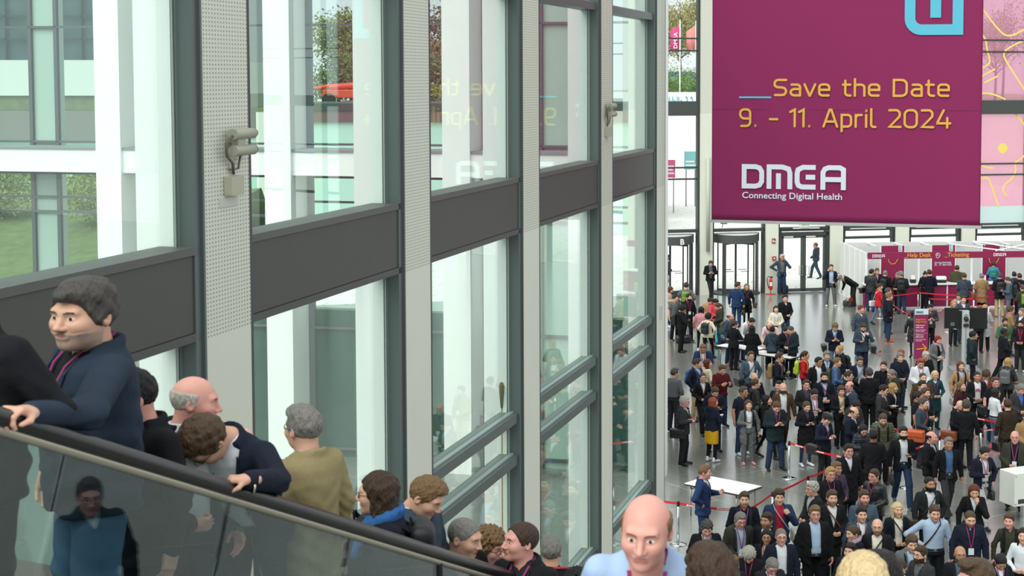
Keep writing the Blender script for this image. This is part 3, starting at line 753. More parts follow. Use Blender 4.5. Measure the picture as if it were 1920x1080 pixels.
def frame(o, ang):
    """frame whose x axis runs at ang from world +Y towards +X when used for walls"""
    return Matrix.Translation(Vector(o)) @ Matrix.Rotation(ang, 4, 'Z')
def fit(o, M): o.matrix_world = M; return o
def struct(o): o['kind'] = 'structure'; return o

# left facade frame: x = along the wall away from the camera, y = outwards (left), z up
AW = math.atan((1845 - CX) / FPX)
MF = Matrix.Translation((1.0, 31.0, 0)) @ Matrix.Rotation(PI / 2 - AW, 4, 'Z')
# far wall frame: x = to the right, y = outwards (away), z up
P0 = gp(1324, 553.5); UD = Vector((.976, .219, 0)).normalized(); MW_ = Matrix.Translation((P0[0], P0[1], 0)) @ Matrix.Rotation(math.atan2(UD.y, UD.x), 4, 'Z')
def plane_px(M, px, py, e=0.):
    """pixel -> local (x, z) on the plane y = e of frame M"""
    Mi = M.inverted(); o = Mi @ Vector(CAMP); r = ray(px, py); d = Mi.to_3x3() @ Vector([float(v) for v in r]); k = (e - o.y) / d.y; p = o + d * k; return p.x, p.z
def wx(px, e=0.): return plane_px(MW_, px, 420, e)[0]
def wz(py, px=1324, e=0.): return plane_px(MW_, px, py, e)[1]

ca_, sa_ = math.cos(AW), math.sin(AW)
fl = MB().prism([(1.0 - 33 * math.tan(AW), -2), (90, -2), (90, 110), (1.0 + .3 + 79 * math.tan(AW) - 40, 110), (1.0 - 12, 33.5), (1.0, 31)], -.3, 0); fo = struct(fl.build('floor', tile_mat()))
struct(MB().prism([(-60, -2), (1.0 - 33 * math.tan(AW), -2), (1.0, 31), (-11, 33.5), (-20, 60), (-60, 60)], -.3, -.01).build('ground', mat('#66716d', .5, var=.08, vscale=.8)))
# plaza outside the far wall, laid over a wider ground
def paving():
    m = D.materials.new('pale_paving'); m.use_nodes = True; nt = m.node_tree; b = nt.nodes['Principled BSDF']
    tc = nt.nodes.new('ShaderNodeTexCoord'); mp = nt.nodes.new('ShaderNodeMapping'); mp.inputs['Rotation'].default_value = (0, 0, math.radians(28)); k = nt.nodes.new('ShaderNodeTexBrick')
    k.inputs['Scale'].default_value = 1; k.inputs['Brick Width'].default_value = 2.4; k.inputs['Row Height'].default_value = .8; k.inputs['Mortar Size'].default_value = .03
    k.inputs['Color1'].default_value = rgb('#efeeea'); k.inputs['Color2'].default_value = rgb('#e8e8e4'); k.inputs['Mortar'].default_value = rgb('#b9b7ae')
    nt.links.new(tc.outputs['Object'], mp.inputs['Vector']); nt.links.new(mp.outputs['Vector'], k.inputs['Vector']); nt.links.new(k.outputs['Color'], b.inputs['Base Color']); b.inputs['Roughness'].default_value = .8
    return m
PAV = paving()
pz = MB().box((-30, .55, -.2), (110, 90, .02)); po = struct(fit(pz.build('plaza_paving', PAV), MW_))

WHITE = mat('#dcdfd0', .7, var=.04, vscale=2)
DARK = mat('#4a504e', .45, spec=.4)
DARK2 = mat('#3c403f', .45, spec=.4)
TEALG = mat('#56625f', .4, spec=.5)
SPAN = mat('#4f504c', .55, var=.05, vscale=3)
CONC = mat('#fbfaf6', .85, var=.05, vscale=1.3, bump=.05, bscale=30)
STEEL = mat('#b9bcbc', .22, metal=1.)
def perforated():
    m = D.materials.new('perforated_panel'); m.use_nodes = True; nt = m.node_tree; b = nt.nodes['Principled BSDF']
    tc = nt.nodes.new('ShaderNodeTexCoord'); sp = nt.nodes.new('ShaderNodeSeparateXYZ'); nt.links.new(tc.outputs['Object'], sp.inputs[0])
    def per(out, n_):
        a = nt.nodes.new('ShaderNodeMath'); a.operation = 'MULTIPLY'; a.inputs[1].default_value = 2 * PI / n_; nt.links.new(out, a.inputs[0])
        s = nt.nodes.new('ShaderNodeMath'); s.operation = 'SINE'; nt.links.new(a.outputs[0], s.inputs[0]); return s.outputs[0]
    ad = nt.nodes.new('ShaderNodeMath'); ad.operation = 'ADD'; nt.links.new(per(sp.outputs[0], .05), ad.inputs[0]); nt.links.new(per(sp.outputs[2], .034), ad.inputs[1])
    mr = nt.nodes.new('ShaderNodeMapRange'); mr.inputs['From Min'].default_value = .9; mr.inputs['From Max'].default_value = 1.4; nt.links.new(ad.outputs[0], mr.inputs['Value'])
    mx = nt.nodes.new('ShaderNodeMix'); mx.data_type = 'RGBA'; mx.inputs[6].default_value = rgb('#d8dbcc'); mx.inputs[7].default_value = rgb('#8b8f83')
    nt.links.new(mr.outputs[0], mx.inputs[0]); nt.links.new(mx.outputs[2], b.inputs['Base Color']); b.inputs['Roughness'].default_value = .6
    return m
PERF = perforated()
GL = glass('tinted_glass', (.91, .985, .958, 1), .04)
GLC = glass('clear_glass', (.97, .985, .975, 1), .01)
GLR = glass('balustrade_glass', (.80, .87, .85, 1), .05)

# ------------------------------------------------------------------ left facade
STEP = 4.39 / math.cos(AW); TOP = 13.6
for i in range(6):
    t1 = -STEP * i; t0 = t1 - .80
    c = struct(fit(MB().box((t0, 0, -.01), (t1, .19, 7.92)).build('wall_left', WHITE), MF))
    struct(fit(MB().box((t0, 0, 7.92), (t1, .19, TOP)).build('wall_left', PERF), MF))
    f = MB().box((t0 - .13, .02, 0), (t0, .165, TOP)); f.box((t0 - .03, -.006, 0), (t0, .02, TOP))
    struct(fit(f.build('trim_%d' % (i + 1), TEALG), MF))
    struct(fit(MB().box((t1, .0, 0), (t1 + .05, .165, TOP)).build('trim_%d' % (i + 7), DARK2), MF))
    fin = struct(fit(MB().box((t0 - .13, .20, 0), (t0 + .6, .52, TOP)).build('trim_%d' % (i + 13), CONC), MF))
    if i == 2:
        MB().box((t0 - .134, .262, 2.4), (t0 - .13, .278, 5.75)).build('rust_stain', mat('#b98a45', .9, var=.3, vscale=8), fin)
        MB().lathe([(.012, -.2), (.03, 0), (.035, .10), (.02, .15)], (t0 - .14, .27, 5.75), 10).build('rusty_bolt', mat('#7d6136', .9, bump=.5), fin, True)
    if i < 6:
        a, b = t1 - STEP + .05, t0 - .13
        pn = struct(fit(MB().box((a, .17, 0), (b, .185, TOP)).build('window_%d' % (i + 1), GL), MF))
        def part(name, mb, m):
            o = mb.build(name, m); o.parent = pn; return o
        s = MB().box((a - .02, .035, 7.99), (b + .09, .32, 8.60)); part('spandrel_panel', s, SPAN)
        part('panel_lip', MB().box((a - .02, .02, 8.605), (b + .09, .32, 8.67)), mat('#5a5c58', .5)); part('panel_lip', MB().box((a - .02, .02, 7.92), (b + .09, .32, 7.985)), mat('#4c4e4b', .5))
        for z0, z1 in ((5.36, 5.49), (4.79, 4.92), (2.18, 2.32), (11.08, 11.2)):
            q = MB().box((a - .02, .05, z0), (b + .07, .30, z1)); part('transom', q, TEALG)
            part('transom_cover', MB().box((a, .10, z1), (b, .16, z1 + .02)), mat('#8d9a98', .35))
        part('pane_seal', MB().box((b - .05, .155, 0), (b - .035, .165, TOP)), mat('#aab3ae', .3))
# detectors on the perforated columns
def detector(t, z, label):
    r = empty('beam_detector'); tag(r, label, 'detector'); body = mat('#a9ab99', .5); dk = mat('#6b6455', .5)
    for dz in (.14, -.12):
        MB().tube([(-.22, -.16, z + dz), (.14, -.16, z + dz)], .085, 14).build('detector_tube', body, r, True)
        MB().tube([(.14, -.16, z + dz), (.17, -.16, z + dz)], [.088, .07], 14).build('lens_hood', dk, r, True)
    MB().box((-.14, -.18, z - .12), (.0, -.06, z + .14)).build('bracket', body, r, bevel=.01)
    MB().tube([(-.22, -.16, z + .12), (-.32, -.14, z), (-.28, -.12, z - .2), (-.14, -.08, z - .32), (-.08, -.04, z - .5)], .018, 6).build('cable', dk, r, True)
    MB().tube([(-.02, -.10, z - .2), (-.02, -.06, z - .42), (-.16, -.04, z - .42)], .015, 6).build('support_arm', dk, r, True)
    MB().box((-.22, -.14, z - .82), (.0, 0, z - .52)).build('junction_box', mat('#b6b6a2', .5), r, bevel=.008)
    MB().box((-.30, -.02, z - 1.0), (.02, 0, z - .86)).build('label_plate', mat('#c6ccc2', .5), r)
    r.matrix_world = MF @ Matrix.Translation((t, 0, 0)) @ Matrix.Scale(1.0, 4, (1, 0, 0)) @ Matrix.Translation((0, 0, z)) @ Matrix.Scale(.52, 4, (0, 0, 1)) @ Matrix.Translation((0, 0, -z)) @ Matrix.Scale(.55, 4, (0, 1, 0))
detector(-STEP * 4 - .24, 9.47, 'large grey twin-tube detector on the perforated column nearest the escalator')
detector(-STEP * 1 - .35, 9.47, 'small grey twin-tube detector on a perforated column further down the glass wall')
struct(fit(MB().box((-.5, -.02, 5.36), (-.3, 0, 5.62)).build('trim_30', mat('#c8cbc0', .5)), MF))

# ------------------------------------------------------------------ outside on the left: concrete colonnade
UC = Vector((.974, -.226, 0)).normalized(); MC = Matrix.Translation((-12.95, 42.0, 0)) @ Matrix.Rotation(math.atan2(UC.y, UC.x), 4, 'Z')
bl = empty('colonnade_building'); bl.matrix_world = MC; tag(bl, 'white concrete colonnade building seen through the tinted glass wall', 'building')
for k in range(-2, 4):
    s1 = 4.81 * k
    MB().box((s1 - .72, 0, -.1), (s1, 1.15, 18)).build('pillar', CONC, bl)
    if k < 3:
        MB().box((s1, .10, 7.50), (s1 + 4.09, .95, 8.11)).build('beam', CONC, bl)
        MB().box((s1 - .02, .06, 8.11), (s1 + 4.11, 1.15, 8.17)).build('sill', mat('#8c9092', .5), bl)
        wn = MB().box((s1 + .02, 1.06, 0), (s1 + 4.07, 1.08, 18)).build('window', GLC, bl)
        fr = MB()
        for z in (8.24, 11.35, 12.6, 13.6, 15.2, 6.73, 6.33, 7.38, 3.4, .2): fr.box((s1, 1.0, z), (s1 + 4.09, 1.12, z + .055))
        for a, b in ((0, .16), (1.50, 1.60), (2.28, 2.38), (3.95, 4.09)): fr.box((s1 + a, 1.0, 0), (s1 + b, 1.12, 18))
        fr.build('window_frame', mat('#5d6466', .5), wn)
        MB().box((s1 + .02, 1.14, 0), (s1 + 4.07, 1.5, 3.9)).build('dim_interior_panel', mat('#33574f', .35, var=.2, vscale=.7), bl)  # opaque panel painted as the dim room, added so hall reflections show
        MB().box((s1 + 1.60, 1.10, 0), (s1 + 2.28, 1.5, 18)).build('inner_column', mat('#bcd0c6', .7), bl)
# ground, embankment, buildings, vegetation beyond
struct(MB().box((-200, 60, -.5), (-14, 420, -.02)).build('ground', mat('#dfe6e2', .9, var=.05)))
rng = random.Random(4)
def slope_mesh(x0, x1, prof_, n=60):
    vs = []; fs = []
    for i in range(n + 1):
        x = x0 + (x1 - x0) * i / n
        for j, (y, z) in enumerate(prof_): vs.append((x, y + .6 * math.sin(x * .3), z + .25 * math.sin(x * .5 + j) * (z > 0)))
    m = len(prof_)
    for i in range(n):
        for j in range(m - 1): fs.append((i * m + j, (i + 1) * m + j, (i + 1) * m + j + 1, i * m + j + 1))
    return MB().add(vs, fs)
GRASS = mat('#66764a', .9, var=.5, vscale=1.6, bump=1.0, bscale=6)
o = slope_mesh(-60, -22, [(72, .0), (78, .9), (84, 2.0), (92, 3.0), (100, 3.3), (104, 0)]).build('grass_bank', GRASS, None, True); tag(o, 'green grass bank rising outside the colonnade', 'grass', kind='stuff')
def leaves(name, cx, cy, cz, rx, ry, rz, n, size, col, seed, parent=None, holes=.0):
    rg = np.random.RandomState(seed); cl = max(6, n // 60); cc = rg.normal(size=(cl, 3)); cc /= np.linalg.norm(cc, axis=1)[:, None]; cc *= rg.uniform(.35, 1, (cl, 1))
    p = cc[rg.randint(0, cl, n)] + rg.normal(size=(n, 3)) * .17; p = p * [rx, ry, rz] + [cx, cy, cz]
    a = rg.normal(size=(n, 3)); a /= np.linalg.norm(a, axis=1)[:, None]; b = np.cross(a, rg.normal(size=(n, 3))); b /= np.linalg.norm(b, axis=1)[:, None]
    s = size * rg.uniform(.5, 1.4, (n, 1)); V = np.stack([p - a * s, p + b * s * .5, p + a * s, p - b * s * .5], 1).reshape(-1, 3)
    return link(name, mesh_np(name, V, np.arange(4 * n).reshape(-1, 4), smooth=False), parent, (mat(col, .8, var=.4, vscale=.8),))
def tree(x, y, z, h, r, col, n, seed, label, trunk='#5d4f43', group='trees beyond the halls', cr=.62):
    t = empty('tree', (x, y, z)); tag(t, label, 'tree', group); rg = random.Random(seed)
    b = MB().tube([(0, 0, -.5), (.1, 0, h * .3), (-.05, .1, h * .6), (.1, 0, h * .95)], [r * .07, r * .055, r * .04, r * .01], 7)
    for k in range(11):
        a = rg.uniform(0, 6.28); z0 = h * rg.uniform(.3, .75); L = r * rg.uniform(.6, 1)
        b.tube([(0, 0, z0), (L * .5 * math.cos(a), L * .5 * math.sin(a), z0 + L * .35), (L * math.cos(a), L * math.sin(a), z0 + L * .6)], [r * .03, r * .018, r * .006], 5)
    b.build('trunk', mat(trunk, .9), t, True)
    leaves('foliage', 0, 0, h * (1 - cr * .5), r, r, h * cr * .5, n, r * .055, col, seed, t)
for k, x in enumerate((-47, -43.5, -38, -34, -30, -26.5)):
    s_ = empty('shrub', (x, 88 + 5 * math.sin(k * 2.1), 2.6)); tag(s_, ['first','second','third','fourth','fifth','sixth'][k] + ' yellow-green shrub along the grass bank outside', 'shrub', 'shrubs on the grass bank')
    MB().tube([(0, 0, 0), (.1, 0, 1.6)], [.05, .02], 5).build('stem', mat('#6b5a46', .9), s_); leaves('foliage', 0, 0, 1.3, 2.6, 1.6, 1.7, 4500, .11, '#86994f', 40 + k, s_)
# glazed hall far on the left with bands
gb = empty('glazed_hall', (-72, 127, 0)); tag(gb, 'long glazed hall with pale cladding band far beyond the grass bank', 'building')
MB().box((0, 0, 0), (45, 12, 5.0)).build('ground_storey', mat('#8fc2b4', .5), gb); MB().box((0, -.3, 5.0), (40, 20, 7.4)).build('dark_band', mat('#7b7d78', .6), gb)
MB().box((0, -.2, 7.4), (40, 20, 8.6)).build('window_band', mat('#6e7a60', .4, var=.4, vscale=1.5), gb); MB().box((0, -.5, 8.6), (40, 20, 11.4)).build('cladding', mat('#c9d3cd', .6), gb)
MB().box((0, 0, 11.4), (40, 20, 19)).build('upper_glazing', mat('#4d6468', .15, var=.5, vscale=.5), gb)
q = MB()
for k in range(21): q.box((k * 2, -.35, 11.4), (k * 2 + .12, -.2, 19))
for z in (13, 14.8, 16.6): q.box((0, -.35, z), (40, -.2, z + .12))
q.build('mullion_grid', mat('#39474a', .5), gb)
# made-up low block; its colours imitate reflected and interior bands in the glass
lb = empty('band_standin_block', (-21.5, 101, 0)); tag(lb, 'made-up low block carrying the bands seen in the glass outside', 'building')
MB().box((0, 0, 0), (23, 8, 7.2)).build('pale_band_standin', mat('#b9dcd0', .7), lb); MB().box((0, -.2, 7.2), (23, 8, 7.95)).build('brown_band_standin', mat('#6d5a58', .6), lb); MB().box((0, -.3, 7.95), (23, 8, 8.4)).build('dark_band_standin', mat('#34463f', .6), lb)
# orange boom lift and lamp post
bo = empty('boom_lift', (-22.6, 121, 8.0)); tag(bo, 'orange boom lift parked behind the low banded block outside', 'lift'); ORG = mat('#e2572e', .5)
MB().box((.8, -1, .5), (4.6, 1, 1.1)).build('chassis', ORG, bo, bevel=.05); MB().tube([(1.2, 0, 1.3), (5, 0, 1.6)], .22, 8).build('boom', ORG, bo)
MB().tube([(1.2, 0, 1.4), (-.5, 0, 1.1), (-1.2, 0, -.6)], .14, 8).build('jib', ORG, bo); MB().box((-3, -.6, .2), (-1.4, .6, 1.0)).build('platform', mat('#6b7478', .5), bo)
for a in (1.3, 3.9): MB().tube([(a, -1.2, .35), (a, -.8, .35)], .5, 14).build('wheel', mat('#222', .8) if 0 else mat('#222426', .8), bo)
struct(MB().box((-25, 112, -.5), (-9, 300, 7.6)).build('raised_ground', mat('#dfe3da', .9, var=.05))); struct(MB().box((-25, 112.4, 7.6), (-9, 300, 7.9)).build('ground', mat('#6f8355', .9, var=.3)))
lp = empty('street_lamp', (-22.8, 118, 7.9)); tag(lp, 'white street lamp outside in front of the bare trees', 'lamp')
MB().tube([(0, 0, 0), (0, 0, 7.2), (-.6, 0, 7.2)], .09, 7).build('pole', mat('#e6ecea', .5), lp); MB().box((-1.1, -.12, 7.1), (-.3, .12, 7.25)).build('lamp_head', mat('#dfe5e3', .5), lp)
cols = ['#8f9a5c', '#7b7256', '#a08a60', '#6f7a50']
for k in range(7):
    x = -24.5 + k * 3.1; y = 150 + 12 * (k % 2)
    tree(x, y, 7.8, 8.5 + 2.5 * math.sin(k * 2.3), 3.4, cols[k % 4], 6000, 100 + k, ['tall bare','green budding','broad russet','thin grey-green','round olive','wide brown','slim green'][k] + ' spring tree standing behind the boom lift outside')
for k in range(5):
    x = -23 + k * 3.6; tree(x, 134 + 3 * math.sin(k), 7.8, 4.2, 2.6, '#74854f', 4000, 200 + k, ['first','second','third','fourth','fifth'][k] + ' green bush counted from the boom lift, before the spring trees', group='bushes in front of the tree line', cr=.95)

# ------------------------------------------------------------------ far wall
ZT = 15.5
colpx = [(1190, 1212), (1313, 1336.5), (1436.5, 1460), (1557.5, 1581), (1680.5, 1705), (1804.5, 1829), (1928, 1952), (2050, 2075)]
cx_ = [(wx(a), wx(b)) for a, b in colpx]
for i, (a, b) in enumerate(cx_):
    zb = wz(213)
    struct(fit(MB().box((a, 0, 0), (b, .5, zb)).build('wall_back', WHITE), MW_)); struct(fit(MB().box((a, 0, zb), (b, .5, ZT)).build('wall_back', PERF), MW_))
ZL = [(wz(72), .07), (wz(95), .07), (wz(314.5), .07), (wz(336), .07)]
for k in range(13):
    a = cx_[-1][0] + 3.04; cx_.append((a, a + .58)); struct(fit(MB().box((a, 0, 0), (a + .58, .5, ZT)).build('wall_back', WHITE), MW_))
for i in range(len(cx_) - 1):
    a, b = cx_[i][1], cx_[i + 1][0]
    pn = struct(fit(MB().box((a, .30, 2.98), (b, .315, ZT)).build('window_%d' % (i + 11), GLC), MW_))
    q = MB()
    for z, t in ZL: q.box((a, .22, z - t / 2), (b, .40, z + t / 2))
    q.box((a, .12, 0), (a + .10, .46, ZT)).box((b - .10, .12, 0), (b, .46, ZT))
    o = q.build('window_frame', DARK2); o.parent = pn
    o = MB().box((a, .14, wz(217)), (b, .46, wz(190))).build('spandrel_panel', mat('#474c49', .5)); o.parent = pn
    o = MB().box((a, .12, 2.90), (b, .46, 3.04)).build('lower_transom', DARK2); o.parent = pn
def revolving(a, b, label, letter=None):
    r = empty('revolving_door'); c = (a + b) / 2; R = (b - a) / 2 - .06; zt = wz(457); z2 = wz(441)
    m = MB(); n = 28
    arc = [(c + R * math.cos(t), .95 - (R + .42) * math.sin(t)) for t in np.linspace(.12, PI - .12, n)]
    m.prism(arc + [(a + .02, .6), (b - .02, .6)][::1], zt, z2); m.build('drum_header', mat('#4b504f', .45), r)
    m = MB(); m.prism([(x * 1, y * 1) for x, y in arc] + [(a + .02, .6), (b - .02, .6)], z2, z2 + .02); m.build('drum_top', mat('#c9ccc8', .6), r)
    ca, cb = (c, .55), R * .98
    for s_ in (0, 1):
        g = MB(); w_ = MB()
        for t in np.linspace(0, .75, 8):
            t = t if s_ == 0 else PI - t; g.add([], [])
        ts = np.linspace(-.15, .80, 9) if s_ == 0 else PI - np.linspace(-.15, .80, 9)
        vs = []
        for t in ts: x, y = c + cb * math.cos(t), ca[1] - cb * math.sin(t); vs += [(x, y, .04), (x, y, zt)]
        o = MB().add(vs, [(2 * i, 2 * i + 2, 2 * i + 3, 2 * i + 1) for i in range(8)]).build('curved_glass', GLC, r)
        for t in (ts[0], ts[-1]): x, y = c + cb * math.cos(t), ca[1] - cb * math.sin(t); w_.box((x - .05, y - .05, 0), (x + .05, y + .05, zt))
        w_.build('post', DARK2, r)
    for k in range(4):
        an = math.radians(38 + 90 * k); w_ = MB(); e = (c + cb * .93 * math.cos(an), ca[1] + cb * .93 * math.sin(an))
        for z0, z1 in ((.03, .14), (zt - .1, zt)): w_.tube([(c, ca[1], (z0 + z1) / 2), (e[0], e[1], (z0 + z1) / 2)], .04, 4)
        w_.tube([(e[0], e[1], .03), (e[0], e[1], zt)], .035, 4)
        lf = w_.build('door_wing', DARK2, r); MB().add([(c, ca[1], .1), (e[0], e[1], .1), (e[0], e[1], zt - .08), (c, ca[1], zt - .08)], [(0, 1, 2, 3)]).build('glass_pane', GLC, lf)
        mx_, my = (c + e[0]) / 2, (ca[1] + e[1]) / 2; MB().tube([(mx_ - .2, my - .05, 1.05), (mx_ + .2, my - .05, 1.05)], .02, 6).build('push_bar', STEEL, lf)
    MB().tube([(c, ca[1], 0), (c, ca[1], zt)], .05, 8).build('center_post', DARK2, r)
    m = MB(); m.prism([(c + (R + .03) * math.cos(t), ca[1] - (R + .03) * math.sin(t)) for t in np.linspace(0, 2 * PI, 40)[:-1]], 0, .035); m.build('floor_ring', mat('#33383a', .5), r)
    if letter:
        text_obj(r, letter, .36, mat('#e8ebe8', .5), (c + .18, .95 - (R + .42) - .012, zt + .05), bold=.012)
    r.matrix_world = MW_; tag(r, label, 'door'); return r
# text helpers
def text_mesh(s, size, bold=0., width=None, space=1.):
    cu = D.curves.new('lettering', 'FONT'); cu.body = s; cu.size = size; cu.extrude = .002; cu.offset = bold; cu.space_character = space; cu.resolution_u = 3
    o = D.objects.new('lettering', cu); COL.objects.link(o); dg = bpy.context.evaluated_depsgraph_get(); dg.update()
    me = D.meshes.new_from_object(o.evaluated_get(dg)); COL.objects.unlink(o); D.objects.remove(o)
    v = np.empty(len(me.vertices) * 3, np.float32); me.vertices.foreach_get('co', v); v = v.reshape(-1, 3)
    x0, x1 = v[:, 0].min(), v[:, 0].max(); v[:, 0] -= x0
    if width: v[:, 0] *= width / (x1 - x0)
    v = v[:, [0, 2, 1]]; v[:, 1] *= -1
    me.vertices.foreach_set('co', v.ravel()); me.update(); return me
def text_obj(parent, s, size, m, loc, bold=0., width=None, rot=None, center=False, name='lettering', space=1.):
    me = text_mesh(s, size, bold, width, space); me.materials.clear(); me.materials.append(m)
    o = D.objects.new(name, me); COL.objects.link(o); o.parent = parent
    if center:
        v = np.empty(len(me.vertices) * 3, np.float32); me.vertices.foreach_get('co', v); loc = (loc[0] - v[0::3].max() / 2, loc[1], loc[2])
    o.location = loc
    if rot: o.rotation_euler = rot
    return o
W_ = lambda i: cx_[i]
revolving(cx_[0][1] + .1, cx_[1][0] - .12, 'revolving door with the letter B on its dark curved header', 'B')
revolving(cx_[1][1] + .1, cx_[2][0] - .12, 'revolving door between the pale columns, dark header without a letter')
# double door
a, b = cx_[2][1] + .05, cx_[3][0] - .05; zd = wz(447)
dr = struct(empty('door_1')); q = MB().box((a, .10, 0), (a + .14, .42, 2.92)).box((b - .14, .10, 0), (b, .42, 2.92)).box((a, .10, zd), (b, .42, zd + .17)).box((a, .12, 2.86), (b, .42, 2.96)); q.build('door_frame', DARK2, dr)
MB().box((a + .14, .27, zd + .17), (b - .14, .285, 2.86)).build('fanlight', GLC, dr)
md = (a + b) / 2
for s_, (x0, x1) in ((0, (a + .14, md - .01)), (1, (md + .01, b - .14))):
    q = MB().box((x0, .14, .02), (x0 + .11, .24, zd)).box((x1 - .11, .14, .02), (x1, .24, zd)).box((x0, .14, .02), (x1, .24, .16)).box((x0, .14, zd - .10), (x1, .24, zd))
    lf = q.build('door_leaf', DARK, dr); MB().box((x0 + .11, .18, .16), (x1 - .11, .195, zd - .1)).build('glass_pane', GLC, lf)
    hx = x1 - .07 if s_ == 0 else x0 + .07; dx = -.16 if s_ == 0 else .16
    MB().tube([(hx, .13, .80), (hx, .02, .80), (hx, .02, 1.22), (hx, .13, 1.22)], .018, 6).build('handle', STEEL, lf); MB().tube([(hx, .03, 1.22), (hx + dx, .03, 1.22), (hx + dx, .03, .80), (hx, .03, .80)], .018, 6).build('handle_loop', STEEL, lf)
    MB().box((x0 + .1, .06, zd - .06), (x0 + .55, .13, zd)).build('door_closer', mat('#cfd3d0', .4), lf)
dr.matrix_world = MW_
MB().box((md - .55, .04, 2.97), (md + .75, .12, 3.03)).build('window_opener', mat('#c9cdca', .4), struct(fit(empty('trim_40'), MW_)))
# side door and lower windows behind the booth
for i in (3, 4, 5, 6):
    a, b = cx_[i][1] + .04, cx_[i + 1][0] - .04; o = struct(fit(MB().box((a, .28, .0), (b, .295, 2.9)).build('window_%d' % (i + 20), GLC), MW_))
    q = MB().box((a, .12, 2.44), (b, .42, 2.54)).box((a, .12, 2.54), (a + .13, .42, 2.9)).box((b - .13, .12, 2.54), (b, .42, 2.9)).box((a, .12, 0), (a + .1, .42, 2.44)).box((b - .1, .12, 0), (b, .42, 2.44)).box((a, .10, 2.82), (b, .42, 2.92)); q.build('window_frame', DARK2).parent = o
    MB().box((a + .35, .05, 2.90), (b - .45, .12, 2.95)).build('window_opener', mat('#c9cdca', .4)).parent = o
# exit sign, red call point, alarm plate, pipe, camera
e = empty('exit_sign'); MB().box((md - .24, .0, 3.03), (md + .24, .10, 3.27)).build('sign_box', mat('#d9dccf', .5), e)
MB().box((md - .22, -.006, 3.07), (md + .22, 0, 3.25)).build('sign_face', mat('#e9f2e6', .5), e)
GRN = mat('#2f9a4c', .5); f_ = MB(); I_ = Matrix.Identity(4)
I_ = Matrix.Translation((md, -.007, 3.16))
f_.ribbon([(-.16, -.05), (-.12, .0), (-.08, .02), (-.03, -.02), (-.05, -.07)], .025, I_).disc((-.07, .055), .018, I_); f_.ribbon([(.0, 0), (.06, 0)], .02, I_); f_.ribbon([(.10, -.07), (.10, .07), (.18, .07), (.18, -.07)], .02, I_); f_.build('pictogram', GRN, e)
e.matrix_world = MW_; tag(e, 'small green and white exit sign above the glass double door', 'sign')
xc = (cx_[2][0] + cx_[2][1]) / 2
e = MB().box((xc - .02, -.05, wz(459)), (xc + .14, 0, wz(450))).build('fire_plate', mat('#8e2b33', .5)); tag(fit(e, MW_), 'small dark red plate on the pale column above the call point', 'plate'); MB().box((xc, -.054, wz(457)), (xc + .05, -.05, wz(452))).build('pictogram', mat('#e8e0e0', .5), e); MB().box((xc + .07, -.054, wz(457)), (xc + .12, -.05, wz(454))).build('pictogram', mat('#e8e0e0', .5), e)
e = MB().box((xc - .0, -.07, wz(491)), (xc + .17, 0, wz(484))).build('call_point', mat('#b3242a', .4)); tag(fit(e, MW_), 'red fire alarm call point on the pale column above the extinguisher', 'alarm'); MB().box((xc + .04, -.075, wz(489)), (xc + .13, -.07, wz(486))).build('glass_face', mat('#e9d9d6', .3), e)
e = MB().tube([(wx(1326.5), -.10, wz(471)), (wx(1326.5), -.10, wz(295))], .085, 12).build('downpipe', mat('#b4b8b0', .5), None, True); tag(fit(e, MW_), 'slim grey vertical pipe cover on the pale column beside the banner', 'pipe')
e = empty('security_camera'); x_, z_ = wx(1351), wz(419)
MB().tube([(x_, .0, z_ + .02), (x_ + .30, -.05, z_)], .055, 10).build('housing', mat('#7d8789', .4), e, True); MB().tube([(x_ + .12, 0, z_ - .05), (x_ + .1, .12, z_ - .22)], .02, 6).build('mount', mat('#7d8789', .4), e); e.matrix_world = MW_; tag(e, 'small grey camera above the revolving door under the banner', 'camera')
# extinguisher on its stand
g_ = gp(1445, 552); e = empty('fire_extinguisher', g_); RED = mat('#c41f2b', .3, coat=.3); tag(e, 'red fire extinguisher on a stand by the pale column', 'extinguisher')
MB().lathe([(.001, .22), (.07, .22), (.085, .26), (.085, .66), (.06, .74), (.03, .77), (.03, .80)], (0, 0, 0), 18).build('cylinder', RED, e, True); MB().box((-.03, -.05, .78), (.10, .02, .83)).build('lever', mat('#1c1c1e', .4), e)
MB().tube([(0, 0, .80), (-.12, 0, .84), (-.17, 0, .70), (-.14, -.02, .45), (-.10, -.03, .30)], .018, 7).build('hose', mat('#17181a', .5), e, True); MB().box((-.06, -.088, .40), (.06, -.08, .58)).build('label_plate', mat('#e9d8d8', .5), e)
MB().tube([(-.22, -.05, .015), (.22, -.05, .015), (.22, .12, .015), (-.22, .12, .015), (-.22, -.05, .015)], .015, 6).build('stand', RED, e); MB().tube([(0, .06, .0), (0, .06, .35)], .02, 6).build('stand_post', RED, e)
# waste bin
g_ = gp(1576, 549.5); e = empty('waste_bin', g_); tag(e, 'round stainless steel waste bin beside the glass double door', 'bin')
MB().lathe([(.24, 0), (.25, .02), (.25, .82), (.24, .84)], n=28).build('bin_body', STEEL, e, True); MB().lathe([(.26, .84), (.26, .90), (.18, .92), (.17, .86)], n=28).build('lid', mat('#c9cccb', .25, metal=1.), e, True)

